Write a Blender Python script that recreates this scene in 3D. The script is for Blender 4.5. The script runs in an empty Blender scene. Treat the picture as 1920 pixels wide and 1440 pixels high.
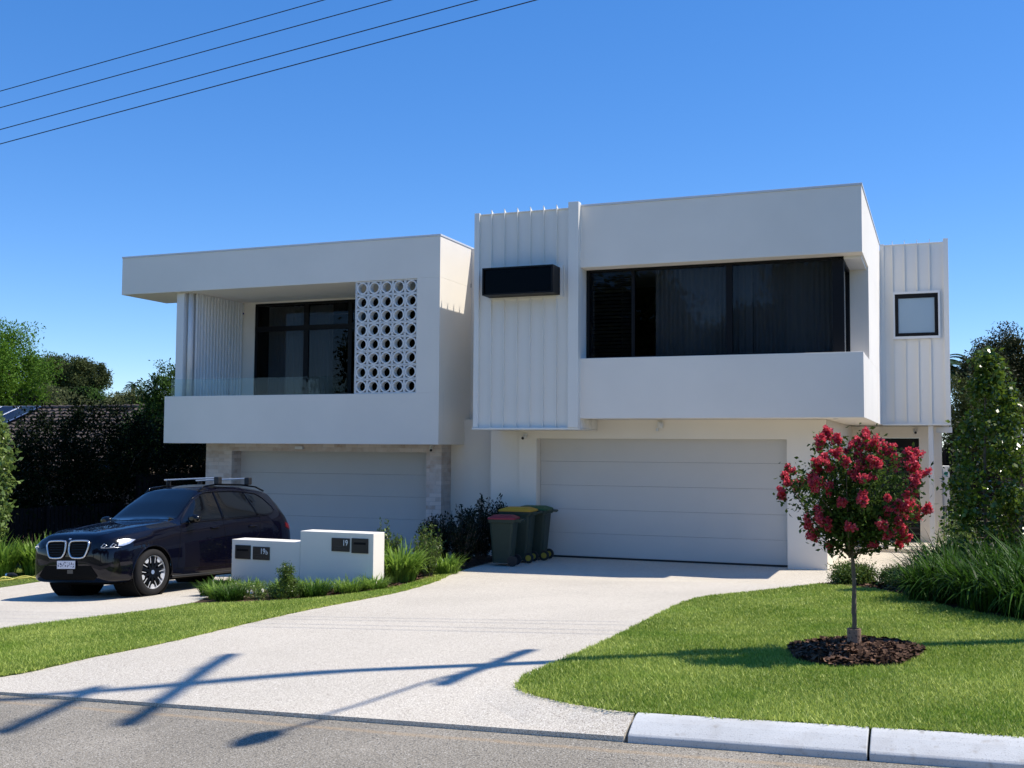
import bpy, bmesh, math, random
import numpy as np
from mathutils import Vector, Matrix
from mathutils.bvhtree import BVHTree
from mathutils.geometry import delaunay_2d_cdt
R_ = math.radians
scene = bpy.context.scene
C = scene.collection

# ------------------------------------------------------------------ camera
F, YAW, PIT, ROL, CH = 2037.63, 0.375288, 0.058657, -0.0066316, 1.7
_r = np.array([math.cos(YAW), math.sin(YAW), 0]); _f = np.array([-math.sin(YAW), math.cos(YAW), 0]); _u = np.array([0, 0, 1.])
_f2 = _f*math.cos(PIT)+_u*math.sin(PIT); _u2 = _u*math.cos(PIT)-_f*math.sin(PIT)
_r3 = _r*math.cos(ROL)-_u2*math.sin(ROL); _u3 = _u2*math.cos(ROL)+_r*math.sin(ROL)
cd = bpy.data.cameras.new('camera'); cam = bpy.data.objects.new('camera', cd); C.objects.link(cam)
cd.sensor_width = 36; cd.lens = F*36/1920; cd.clip_start = .1; cd.clip_end = 2000
cam.matrix_world = Matrix(((_r3[0], _u3[0], -_f2[0], 0), (_r3[1], _u3[1], -_f2[1], 0), (_r3[2], _u3[2], -_f2[2], CH), (0, 0, 0, 1)))
scene.camera = cam
def at(px, py, Y):            # photo pixel -> point on the vertical plane y = Y
    d = _r3*(px-960)/F+_u3*(720-py)/F+_f2
    return d*(Y/d[1])+np.array([0, 0, CH])

# ------------------------------------------------------------------ sky, sun, exposure
S = Vector((.56, .26, 1.0)).normalized()
EL = math.asin(S.z); AZ = math.atan2(S.x, S.y)
w = bpy.data.worlds.new('World'); scene.world = w; w.use_nodes = True
nt = w.node_tree; nt.nodes.clear()
sky = nt.nodes.new('ShaderNodeTexSky'); sky.sky_type = 'NISHITA'; sky.sun_disc = False
sky.sun_elevation = EL; sky.sun_rotation = AZ; sky.altitude = 1500; sky.air_density = .95; sky.dust_density = .05; sky.ozone_density = 3.0
hsv = nt.nodes.new('ShaderNodeHueSaturation'); hsv.inputs['Hue'].default_value = .505; hsv.inputs['Saturation'].default_value = 1.22; hsv.inputs['Value'].default_value = 1.25
bg = nt.nodes.new('ShaderNodeBackground'); bg.inputs[1].default_value = .13
wo = nt.nodes.new('ShaderNodeOutputWorld')
nt.links.new(sky.outputs[0], hsv.inputs['Color']); smx = nt.nodes.new('ShaderNodeMix'); smx.data_type = 'RGBA'; smx.inputs[0].default_value = .30; smx.inputs[7].default_value = (.0, 1.30, 4.6, 1)
nt.links.new(hsv.outputs[0], smx.inputs[6]); nt.links.new(smx.outputs[2], bg.inputs[0]); nt.links.new(bg.outputs[0], wo.inputs[0])
sl = bpy.data.lights.new('sun', 'SUN'); sl.energy = 4.5; sl.angle = R_(.53); sl.color = (1, .93, .82)
so = bpy.data.objects.new('sun', sl); C.objects.link(so); so.location = (10, 0, 30)
so.rotation_euler = S.to_track_quat('Z', 'Y').to_euler()
vs = scene.view_settings; vs.view_transform = 'Standard'; vs.look = 'None'; vs.exposure = .34; vs.gamma = 1

# ------------------------------------------------------------------ materials
def mat(name, col, rough=.7, metal=0, spec=.5, var=0, vscale=3, bump=0, bscale=200, coat=0, speck=None, tint=None, trans=0, detail=4, bdist=.004, wave=None):
    """col base colour; var = noise value variation; speck = (scale, colour2, amount); tint = (dark, light) driven by the leaf attribute"""
    m = bpy.data.materials.new(name); m.use_nodes = True
    n = m.node_tree.nodes; l = m.node_tree.links; b = n['Principled BSDF']
    b.inputs['Base Color'].default_value = (*col, 1); b.inputs['Roughness'].default_value = rough
    b.inputs['Metallic'].default_value = metal; b.inputs['Specular IOR Level'].default_value = spec
    if coat: b.inputs['Coat Weight'].default_value = coat; b.inputs['Coat Roughness'].default_value = .03
    tc = n.new('ShaderNodeTexCoord'); src = None
    if tint:
        a = n.new('ShaderNodeAttribute'); a.attribute_name = 'tint'
        mx = n.new('ShaderNodeMix'); mx.data_type = 'RGBA'; mx.inputs[6].default_value = (*tint[0], 1); mx.inputs[7].default_value = (*tint[1], 1)
        l.new(a.outputs['Fac'], mx.inputs[0]); src = mx.outputs[2]
    if speck:
        for sc, c2, lo, hi in speck:
            v = n.new('ShaderNodeTexNoise'); v.inputs['Scale'].default_value = sc; v.inputs['Detail'].default_value = 2
            rr = n.new('ShaderNodeMapRange'); rr.inputs[1].default_value = lo; rr.inputs[2].default_value = hi
            mx = n.new('ShaderNodeMix'); mx.data_type = 'RGBA'
            l.new(tc.outputs['Object'], v.inputs['Vector']); l.new(v.outputs['Fac'], rr.inputs[0]); l.new(rr.outputs[0], mx.inputs[0])
            if src: l.new(src, mx.inputs[6])
            else: mx.inputs[6].default_value = (*col, 1)
            mx.inputs[7].default_value = (*c2, 1); src = mx.outputs[2]
    if var:
        v = n.new('ShaderNodeTexNoise'); v.inputs['Scale'].default_value = vscale; v.inputs['Detail'].default_value = detail
        rr = n.new('ShaderNodeMapRange'); rr.inputs[1].default_value = .3; rr.inputs[2].default_value = .7
        rr.inputs[3].default_value = 1-var; rr.inputs[4].default_value = 1+var
        h = n.new('ShaderNodeHueSaturation')
        if src: l.new(src, h.inputs['Color'])
        else: h.inputs['Color'].default_value = (*col, 1)
        l.new(tc.outputs['Object'], v.inputs['Vector']); l.new(v.outputs['Fac'], rr.inputs[0]); l.new(rr.outputs[0], h.inputs['Value']); src = h.outputs[0]
    if src: l.new(src, b.inputs['Base Color'])
    if bump:
        v = n.new('ShaderNodeTexNoise'); v.inputs['Scale'].default_value = bscale; v.inputs['Detail'].default_value = 3
        bp = n.new('ShaderNodeBump'); bp.inputs['Strength'].default_value = bump; bp.inputs['Distance'].default_value = bdist
        l.new(tc.outputs['Object'], v.inputs['Vector']); l.new(v.outputs['Fac'], bp.inputs['Height']); l.new(bp.outputs[0], b.inputs['Normal'])
    if trans:
        t = n.new('ShaderNodeBsdfTranslucent'); ms = n.new('ShaderNodeMixShader'); ms.inputs[0].default_value = trans
        if src: l.new(src, t.inputs[0])
        else: t.inputs[0].default_value = (*col, 1)
        o = n['Material Output']; l.new(b.outputs[0], ms.inputs[1]); l.new(t.outputs[0], ms.inputs[2]); l.new(ms.outputs[0], o.inputs[0])
    return m
def glass(name, tint=(.3, .33, .36), ior=1.5, rough=0., refl=(1, 1, 1), clear=False):
    m = bpy.data.materials.new(name); m.use_nodes = True
    n = m.node_tree.nodes; l = m.node_tree.links; n.remove(n['Principled BSDF'])
    fr = n.new('ShaderNodeFresnel'); fr.inputs[0].default_value = ior
    t = n.new('ShaderNodeBsdfTransparent'); t.inputs[0].default_value = (*tint, 1)
    g = n.new('ShaderNodeBsdfGlossy'); g.inputs['Roughness'].default_value = rough; g.inputs[0].default_value = (*refl, 1)
    ms = n.new('ShaderNodeMixShader'); l.new(fr.outputs[0], ms.inputs[0]); l.new(t.outputs[0], ms.inputs[1]); l.new(g.outputs[0], ms.inputs[2])
    l.new(ms.outputs[0], n['Material Output'].inputs[0]); return m
M = {}
M['render'] = mat('white_render', (.87, .815, .725), .85, spec=.2, var=.03, vscale=.9, bump=.25, bscale=160, bdist=.002)
M['render2'] = mat('offwhite_render', (.84, .785, .69), .85, spec=.2, var=.03, vscale=.9, bump=.25, bscale=160, bdist=.002)
M['clad'] = mat('white_metal_cladding', (.83, .80, .73), .45, spec=.4, var=.012, vscale=1.5)
M['cap'] = mat('metal_capping', (.66, .68, .70), .4, spec=.5)
M['white'] = mat('white_paint', (.76, .76, .74), .5)
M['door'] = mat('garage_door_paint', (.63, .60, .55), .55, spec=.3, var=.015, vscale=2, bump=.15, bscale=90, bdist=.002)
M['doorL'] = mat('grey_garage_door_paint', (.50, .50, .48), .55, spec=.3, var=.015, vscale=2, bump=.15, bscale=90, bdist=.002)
M['black'] = mat('black_powder_coat', (.006, .006, .007), .5, spec=.2)
M['black2'] = mat('black_plastic', (.015, .015, .017), .5)
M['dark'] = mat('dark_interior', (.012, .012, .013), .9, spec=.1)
M['glass'] = glass('tinted_window_glass', (.5, .52, .54), 1.25)
M['glass2'] = glass('dark_slot_glass', (.2, .2, .22), 1.16)
M['clear'] = glass('clear_balustrade_glass', (.90, .95, .95), 1.25)
M['frost'] = mat('frosted_glass', (.33, .44, .52), .25, spec=.5)
M['curtain'] = mat('sheer_curtain', (.80, .78, .74), .9, spec=.1)
M['paving'] = mat('exposed_aggregate', (.54, .49, .40), .85, spec=.25, speck=[(60, (.65, .60, .50), .5, .7), (150, (.82, .77, .69), .54, .6), (110, (.27, .22, .18), .575, .63), (75, (.36, .31, .26), .60, .66)], var=.07, vscale=.5, bump=.6, bscale=150, bdist=.004)
M['concrete'] = mat('kerb_concrete', (.56, .565, .555), .85, spec=.15, speck=[(5, (.48, .475, .46), .52, .75), (14, (.42, .40, .37), .64, .76), (120, (.40, .40, .39), .58, .70)], var=.07, vscale=2, bump=.35, bscale=120)
M['mulch'] = mat('bark_mulch', (.10, .06, .04), .9, spec=.2, speck=[(45, (.035, .022, .016), .48, .56), (80, (.26, .17, .12), .58, .66)], var=.15, vscale=6, bump=1, bscale=60, bdist=.02)
M['chip'] = mat('bark_chips', (.1, .06, .04), .9, spec=.08, tint=((.022, .012, .008), (.30, .18, .12)))
M['soil'] = mat('turf_soil', (.095, .13, .03), .95, spec=.1, var=.25, vscale=30, bump=.6, bscale=80, bdist=.01)
M['ground'] = mat('ground', (.11, .11, .05), .95, spec=.1, var=.2, vscale=.5)
M['blade'] = mat('lawn_blades', (.1, .2, .02), .5, spec=.3, tint=((.125, .235, .010), (.84, .90, .24)), speck=[(1.1, (.22, .38, .03), .5, .9), (.35, (.36, .40, .06), .58, .8)], trans=.35)
M['trunk'] = mat('grey_bark', (.16, .12, .09), .9, var=.2, vscale=20, bump=.5, bscale=60)
M['collar'] = mat('brown_trunk_guard', (.30, .19, .13), .8, speck=[(40, (.1, .06, .04), .55, .62)])
def fol(name, dark, light, trans=.22, spec=.15, rough=.55): return mat(name, dark, rough, spec=spec, tint=(dark, light), trans=trans)
M['f_myrtle'] = fol('myrtle_leaves', (.02, .045, .01), (.12, .19, .03), .35)
M['f_flower'] = fol('crimson_petals', (.62, .025, .06), (1.0, .24, .29), .38, .05, .9)
M['f_pear'] = fol('glossy_leaves', (.03, .06, .010), (.22, .32, .035), .4, .5, .25)
M['f_pearlit'] = fol('glossy_light_leaves', (.07, .13, .03), (.32, .42, .10), .35, .6, .3)
M['f_strap'] = fol('strap_leaves', (.006, .022, .004), (.085, .19, .022), .35, .15, .45)
M['f_straplight'] = fol('light_strap_leaves', (.06, .13, .015), (.34, .52, .08), .4, .35, .4)
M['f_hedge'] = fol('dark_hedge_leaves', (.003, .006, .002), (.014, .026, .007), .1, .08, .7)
M['f_garden'] = fol('gardenia_leaves', (.02, .045, .010), (.22, .32, .05), .25, .4, .35)
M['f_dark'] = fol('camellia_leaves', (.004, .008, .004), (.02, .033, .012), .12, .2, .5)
M['f_jac'] = fol('feathery_leaves', (.04, .10, .012), (.18, .33, .03), .35)
M['f_gum'] = fol('gum_leaves', (.03, .04, .014), (.13, .16, .05), .2)
M['f_dgum'] = fol('dark_gum_leaves', (.012, .017, .006), (.085, .09, .026), .15)
M['f_dolive'] = fol('dark_olive_leaves', (.02, .03, .009), (.10, .12, .03), .2)
M['f_pale'] = fol('olive_gum_leaves', (.06, .07, .025), (.19, .21, .08), .2)
M['f_green'] = fol('bushy_green_leaves', (.02, .05, .012), (.11, .20, .03), .25)
M['f_palm'] = fol('palm_fronds', (.02, .045, .02), (.06, .12, .05), .2)
M['f_petal'] = mat('white_petals', (.8, .78, .7), .6, trans=.2)
M['rtile'] = mat('brown_roof_tiles', (.08, .06, .05), .8, var=.25, vscale=5)
M['solar'] = mat('solar_cells', (.015, .03, .09), .15, spec=.6)
M['alu'] = mat('aluminium', (.6, .62, .66), .3, metal=1)
M['greybrick'] = None

def asphalt():
    m = mat('worn_asphalt', (.25, .222, .175), .9, spec=.25, speck=[(1.3, (.31, .275, .22), .5, .75), (110, (.48, .445, .385), .54, .62), (80, (.10, .095, .085), .56, .63)], var=.12, vscale=.9, bump=1, bscale=90, bdist=.006)
    n = m.node_tree.nodes; l = m.node_tree.links; b = n['Principled BSDF']
    src = b.inputs['Base Color'].links[0].from_socket
    tc = n.new('ShaderNodeTexCoord'); sp = n.new('ShaderNodeSeparateXYZ'); l.new(tc.outputs['Object'], sp.inputs[0])
    def math_(op, a, bb):
        q = n.new('ShaderNodeMath'); q.operation = op
        for i, v in enumerate((a, bb)):
            if isinstance(v, (int, float)): q.inputs[i].default_value = v
            else: l.new(v, q.inputs[i])
        return q.outputs[0]
    nz = n.new('ShaderNodeTexNoise'); nz.inputs['Scale'].default_value = 3; l.new(tc.outputs['Object'], nz.inputs['Vector'])
    d = math_('ADD', sp.outputs[1], math_('MULTIPLY', sp.outputs[0], .0705))      # distance along the kerb's normal
    d = math_('ADD', d, math_('MULTIPLY', nz.outputs['Fac'], .05))
    d = math_('ABSOLUTE', math_('SUBTRACT', d, 6.41-.20+.025), 0)
    n2 = n.new('ShaderNodeTexNoise'); n2.inputs['Scale'].default_value = 25; l.new(tc.outputs['Object'], n2.inputs['Vector'])
    rr = n.new('ShaderNodeMapRange'); rr.inputs[1].default_value = .05; rr.inputs[2].default_value = .015; l.new(d, rr.inputs[0])
    k = math_('MULTIPLY', rr.outputs[0], math_('MULTIPLY', n2.outputs['Fac'], .6))
    mx = n.new('ShaderNodeMix'); mx.data_type = 'RGBA'; l.new(k, mx.inputs[0]); l.new(src, mx.inputs[6]); mx.inputs[7].default_value = (.48, .33, .18, 1)
    l.new(mx.outputs[2], b.inputs['Base Color']); return m
M['asphalt'] = asphalt()

def brick_mat():
    m = mat('whitewashed_brick', (.5, .45, .42), .9, spec=.15, bump=.5, bscale=60, bdist=.006)
    n = m.node_tree.nodes; l = m.node_tree.links; b = n['Principled BSDF']
    tc = n.new('ShaderNodeTexCoord'); geo = n.new('ShaderNodeSeparateXYZ'); l.new(tc.outputs['Object'], geo.inputs[0])
    ad = n.new('ShaderNodeMath'); ad.operation = 'ADD'; l.new(geo.outputs[0], ad.inputs[0]); l.new(geo.outputs[1], ad.inputs[1])
    cb = n.new('ShaderNodeCombineXYZ'); l.new(ad.outputs[0], cb.inputs[0]); l.new(geo.outputs[2], cb.inputs[1])
    br = n.new('ShaderNodeTexBrick'); br.inputs['Scale'].default_value = 1; br.inputs['Brick Width'].default_value = .29; br.inputs['Row Height'].default_value = .086
    br.inputs['Mortar Size'].default_value = .006; br.inputs['Color1'].default_value = (.66, .58, .52, 1); br.inputs['Color2'].default_value = (.44, .35, .29, 1); br.inputs['Mortar'].default_value = (.47, .43, .40, 1)
    l.new(cb.outputs[0], br.inputs['Vector'])
    nz = n.new('ShaderNodeTexNoise'); nz.inputs['Scale'].default_value = 7; nz.inputs['Detail'].default_value = 6; l.new(tc.outputs['Object'], nz.inputs['Vector'])
    rr = n.new('ShaderNodeMapRange'); rr.inputs[1].default_value = .35; rr.inputs[2].default_value = .75; rr.inputs[4].default_value = .7; l.new(nz.outputs['Fac'], rr.inputs[0])
    mx = n.new('ShaderNodeMix'); mx.data_type = 'RGBA'; l.new(rr.outputs[0], mx.inputs[0]); l.new(br.outputs['Color'], mx.inputs[6]); mx.inputs[7].default_value = (.66, .63, .60, 1)
    l.new(mx.outputs[2], b.inputs['Base Color']); return m
M['brick'] = brick_mat()

# ------------------------------------------------------------------ object helpers
def tag(o, label=None, cat=None, group=None, kind=None):
    if label: o['label'] = label
    if cat: o['category'] = cat
    if group: o['group'] = group
    if kind: o['kind'] = kind
    return o
def thing(name, label, cat, loc=(0, 0, 0), rz=0, group=None):
    o = bpy.data.objects.new(name, None); C.objects.link(o); o.location = loc; o.rotation_euler = (0, 0, rz); o.empty_display_size = .2
    return tag(o, label, cat, group)
def link(name, me, m=None, parent=None, smooth=False):
    o = bpy.data.objects.new(name, me); C.objects.link(o)
    if m: me.materials.append(m)
    if parent: o.parent = parent; 
    if smooth:
        me.polygons.foreach_set('use_smooth', [True]*len(me.polygons))
    return o
def npmesh(name, V, Fs, tint=None, nper=4):
    me = bpy.data.meshes.new(name); V = np.asarray(V, np.float32); Fs = np.asarray(Fs, np.int32)
    me.vertices.add(len(V)); me.vertices.foreach_set('co', V.ravel())
    k = Fs.shape[1]; me.loops.add(Fs.size); me.loops.foreach_set('vertex_index', Fs.ravel())
    me.polygons.add(len(Fs)); me.polygons.foreach_set('loop_start', np.arange(0, Fs.size, k, dtype=np.int32))
    me.update(calc_edges=True)
    if tint is not None:
        a = me.attributes.new('tint', 'FLOAT', 'POINT'); a.data.foreach_set('value', np.asarray(tint, np.float32).ravel())
    return me
class MB:
    """collects solids in world coordinates; build() links one mesh under a parent"""
    def __init__(s): s.v = []; s.f = []
    def add(s, vs, fs):
        k = len(s.v); s.v += [tuple(map(float, q)) for q in vs]; s.f += [tuple(i+k for i in q) for q in fs]; return s
    def box(s, x0, x1, y0, y1, z0, z1):
        return s.add([(x0, y0, z0), (x1, y0, z0), (x1, y1, z0), (x0, y1, z0), (x0, y0, z1), (x1, y0, z1), (x1, y1, z1), (x0, y1, z1)],
                     [(0, 3, 2, 1), (4, 5, 6, 7), (0, 1, 5, 4), (1, 2, 6, 5), (2, 3, 7, 6), (3, 0, 4, 7)])
    def prism(s, pts, a0, a1, axis='y'):
        """polygon pts (2D) swept along axis from a0 to a1"""
        n = len(pts)
        def P(p, a): return {'y': (p[0], a, p[1]), 'x': (a, p[0], p[1]), 'z': (p[0], p[1], a)}[axis]
        return s.add([P(p, a0) for p in pts]+[P(p, a1) for p in pts],
                     [tuple(range(n))[::-1], tuple(range(n, 2*n))]+[(i, (i+1) % n, n+(i+1) % n, n+i) for i in range(n)])
    def ring(s, c, r0, r1, a0, a1, axis='y', n=32):
        """tube wall between radii r0<r1 from a0 to a1"""
        vs = []; fs = []
        for i in range(n):
            t = 2*math.pi*i/n
            for (r, a) in ((r0, a0), (r1, a0), (r1, a1), (r0, a1)):
                p = (c[0]+r*math.cos(t), c[1]+r*math.sin(t)); vs.append({'y': (p[0], a, p[1]), 'x': (a, p[0], p[1]), 'z': (p[0], p[1], a)}[axis])
        for i in range(n):
            j = (i+1) % n
            for k in range(4): fs.append((4*i+k, 4*i+(k+1) % 4, 4*j+(k+1) % 4, 4*j+k))
        return s.add(vs, fs)
    def cyl(s, c, r, a0, a1, axis='z', n=20, r1=None):
        r1 = r if r1 is None else r1
        P = lambda x, y, a: {'y': (x, a, y), 'x': (a, x, y), 'z': (x, y, a)}[axis]
        vs = [P(c[0]+r*math.cos(2*math.pi*i/n), c[1]+r*math.sin(2*math.pi*i/n), a0) for i in range(n)]+[P(c[0]+r1*math.cos(2*math.pi*i/n), c[1]+r1*math.sin(2*math.pi*i/n), a1) for i in range(n)]
        return s.add(vs, [tuple(range(n)), tuple(range(n, 2*n))]+[(i, (i+1) % n, n+(i+1) % n, n+i) for i in range(n)])
    def tube(s, path, rad, n=8, caps=True):
        path = [Vector(p) for p in path]; rad = rad if hasattr(rad, '__len__') else [rad]*len(path)
        vs = []; fs = []; up = Vector((.3, .5, .8)).normalized()
        for i, p in enumerate(path):
            t = (path[min(i+1, len(path)-1)]-path[max(i-1, 0)]).normalized()
            a = t.cross(up)
            if a.length < .05: a = t.cross(Vector((1, 0, 0)))
            a.normalize(); b = t.cross(a)
            for k in range(n):
                q = 2*math.pi*k/n; vs.append(p+(a*math.cos(q)+b*math.sin(q))*rad[i])
        for i in range(len(path)-1):
            for k in range(n):
                fs.append((i*n+k, i*n+(k+1) % n, (i+1)*n+(k+1) % n, (i+1)*n+k))
        if caps: fs += [tuple(range(n))[::-1], tuple(range((len(path)-1)*n, len(path)*n))]
        return s.add(vs, fs)
    def build(s, name, m, parent=None, bevel=0, smooth=False, label=None, segs=2, local=False):
        me = bpy.data.meshes.new(name)
        off = Vector(parent_loc(parent)) if parent and not local else Vector((0, 0, 0))
        me.from_pydata([tuple(Vector(q)-off) for q in s.v], [], s.f); me.update()
        bm = bmesh.new(); bm.from_mesh(me); bmesh.ops.recalc_face_normals(bm, faces=bm.faces); bm.to_mesh(me); bm.free()
        o = link(name, me, m, parent, smooth)
        if bevel:
            b = o.modifiers.new('bevel', 'BEVEL'); b.width = bevel; b.segments = segs; b.limit_method = 'ANGLE'; b.angle_limit = R_(40)
        if smooth: 
            try:
                me.polygons.foreach_set('use_smooth', [len(p.vertices) <= 4 for p in me.polygons])
            except Exception: pass
        if label: o['label'] = label
        return o
def parent_loc(p):
    l = Vector(p.location)
    return l+Vector(parent_loc(p.parent)) if p.parent else l
def copyobj(o, parent=None):
    c = o.copy(); C.objects.link(c)
    if parent is not None: c.parent = parent
    return c
def copytree(o, parent=None):
    c = copyobj(o, parent)
    for ch in list(o.children): copytree(ch, c)
    return c

# ------------------------------------------------------------------ terrain
def sm(t): t = min(1, max(0, t)); return t*t*(3-2*t)
def g(x, y):
    xx = max(-26, min(6, x)); yy = min(30, y)
    v = .279+.05*xx-.0241*yy; w_ = sm((yy-15.5)/3.5)
    pad = -.5 if x > -8.5 else (-.5+(x+8.5)*.12 if x > -12 else -.92-.02*max(0, -xx-16))
    return v*(1-w_)+pad*w_
def ky(x): return 6.41-.0705*x
LOWER = [(-2.94, 7.82), (-2.84, 7.5), (-2.68, 7.26), (-2.48, 7.13), (-2.18, 6.93), (-1.83, 6.80)]
def gd(x, y):
    L = 1.3
    if x > -2.95: L = max(.2, np.interp(x, [q[0] for q in LOWER], [q[1] for q in LOWER])-ky(x))
    return g(x, y)+.004-.092*sm(1-(y-ky(x))/L)
def road_z(x, y): return .05*max(-60, min(40, x))
def sheet(name, poly, zf, step, m, skirt=0, kind='structure', jag=0):
    xs = [p[0] for p in poly]; ys = [p[1] for p in poly]
    pts = []; n = len(poly)
    for i in range(n):
        a = Vector(poly[i]); b = Vector(poly[(i+1) % n]); k = max(1, int((b-a).length/step))
        for j in range(k): pts.append(a.lerp(b, j/k))
    nb = len(pts); edges = [(i, (i+1) % nb) for i in range(nb)]
    P = np.array([tuple(q) for q in pts])
    gx, gy = np.meshgrid(np.arange(min(xs)+step*.5, max(xs), step), np.arange(min(ys)+step*.5, max(ys), step)); G = np.c_[gx.ravel(), gy.ravel()]
    G = G[inside(G, P)]
    allp = pts+[Vector(q) for q in G]
    r = delaunay_2d_cdt(allp, edges, [list(range(nb))], 1, 1e-5)
    V = [(q[0], q[1], zf(q[0], q[1])) for q in r[0]]; Fs = [tuple(f) for f in r[2]]
    if skirt:
        k = len(V); B = [(q[0], q[1], zf(q[0], q[1])) for q in pts]; V += B+[(a, b, c-skirt) for a, b, c in B]
        Fs += [(k+i, k+(i+1) % nb, k+nb+(i+1) % nb, k+nb+i) for i in range(nb)]
    me = bpy.data.meshes.new(name); me.from_pydata(V, [], Fs); me.update()
    o = link(name, me, m); tag(o, kind=kind); return o, P
def inside(Q, P):
    x, y = Q[:, 0], Q[:, 1]; r = np.zeros(len(Q), bool); n = len(P)
    for i in range(n):
        x0, y0 = P[i]; x1, y1 = P[(i+1) % n]
        c = ((y0 > y) != (y1 > y))
        with np.errstate(divide='ignore', invalid='ignore'): r ^= c & (x < (x1-x0)*(y-y0)/(y1-y0+1e-12)+x0)
    return r
def smoothpoly(pts, it=2):
    p = [Vector(q) for q in pts]
    for _ in range(it):
        q = [p[0]]
        for a, b in zip(p[:-1], p[1:]): q += [a.lerp(b, .25), a.lerp(b, .75)]
        q.append(p[-1]); p = q
    return [tuple(v) for v in p]
# ground to the horizon
xs = np.concatenate([np.linspace(-400, -60, 8), np.arange(-56, 40, 2.), np.linspace(42, 400, 8)])
ys = np.concatenate([np.linspace(-300, -12, 6), np.arange(-10, 44, 1.), np.linspace(46, 600, 10)])
V = [(x, y, (g(x, max(y, 7))-.22 if y > ky(x)+.05 else road_z(x, y)-.25)) for y in ys for x in xs]
nx = len(xs); Fs = [(j*nx+i, j*nx+i+1, (j+1)*nx+i+1, (j+1)*nx+i) for j in range(len(ys)-1) for i in range(nx-1)]
me = bpy.data.meshes.new('ground'); me.from_pydata(V, [], Fs); tag(link('ground', me, M['ground']), kind='structure')
sheet('road', [(-60, -3), (40, -3), (40, ky(40)+.01), (-60, ky(-60)+.01)], road_z, 2.0, M['asphalt'])
RCURVE = smoothpoly([(-1.83, 6.80), (-2.18, 6.93), (-2.48, 7.10), (-2.72, 7.28), (-2.92, 7.55), (-3.0, 7.9), (-2.96, 8.6), (-2.91, 9.86), (-2.94, 11.82), (-2.95, 13.4), (-2.8, 14.1), (-2.51, 14.4), (-2.05, 15.0), (-1.57, 15.79)])
LCURVE = smoothpoly([(-9.3, ky(-9.3)), (-8.3, 7.12), (-7.8, 7.3), (-7.45, 7.79), (-7.34, 8.99), (-7.46, 10.23), (-7.57, 11.95), (-7.5, 13.2), (-7.44, 14.2), (-7.55, 15.3), (-7.75, 16.4), (-7.98, 17.3), (-8.04, 18.0)])
drive = [(-1.83, ky(-1.83)+.01)]+RCURVE+[(-1.7, 16.4), (-.9, 17.0), (-.4, 17.3), (.03, 18.2), (.03, 24.9), (-1.94, 24.9), (-1.94, 20.95), (-7.98, 20.95), (-8.04, 20.9)]+LCURVE[::-1]+[(x, ky(x)+.01) for x in np.linspace(-8.8, -2.3, 14)]
sheet('driveway', drive, gd, .3, M['paving'], skirt=.12)
sheet('path', [(-1.94, 24.9), (1.5, 24.9), (1.5, 28), (-1.94, 28)], lambda x, y: -.41, .8, M['paving'], skirt=.15)
LD_R = smoothpoly([(-11.6, ky(-11.6)), (-10.9, 7.9), (-10.5, 8.8), (-10.26, 9.77), (-10.0, 10.8), (-9.82, 11.6), (-9.72, 12.4), (-10.4, 14), (-10.85, 15), (-10.85, 15.4), (-10.6, 17), (-9.85, 20.8)])
LD_L = smoothpoly([(-16.4, ky(-16.4)), (-15.6, 9), (-15.4, 12), (-15.65, 14.87), (-16.1, 16.4), (-16.25, 18), (-15.8, 20.7)])
sheet('driveway', LD_R+[(-9.85, 21.14), (-15.8, 21.14)]+LD_L[::-1], lambda x, y: g(x, y)+.004-.092*sm(1-(y-ky(x))/1.3), .3, M['paving'], skirt=.12)
# kerb sections
def kerb(x0, x1, name='kerb', m=None):
    prof = [(0, -.1), (0, .04), (.012, .052), (.05, .072), (.12, .105), (.17, .122), (.20, .128), (.245, .13), (.245, -.1)]
    xs_ = np.linspace(x0, x1, max(2, int((x1-x0)/.15))); vs = []; fs = []; n = len(prof)
    for x in xs_:
        for d, z in prof: vs.append((x, ky(x)+d, .05*x+z))
    for i in range(len(xs_)-1):
        for k in range(n): fs.append((i*n+k, i*n+(k+1) % n, (i+1)*n+(k+1) % n, (i+1)*n+k))
    fs += [tuple(range(n)), tuple(range((len(xs_)-1)*n, len(xs_)*n))]
    o = MB().add(vs, fs).build(name, M['concrete'], bevel=.006); tag(o, kind='structure')
KX = [-1.81, -.40, 1.03, 3.5, 8, 20]
for a, b in zip(KX[:-1], KX[1:]): kerb(a+.008, b-.006)
kerb(-30, -16.6)

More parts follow.
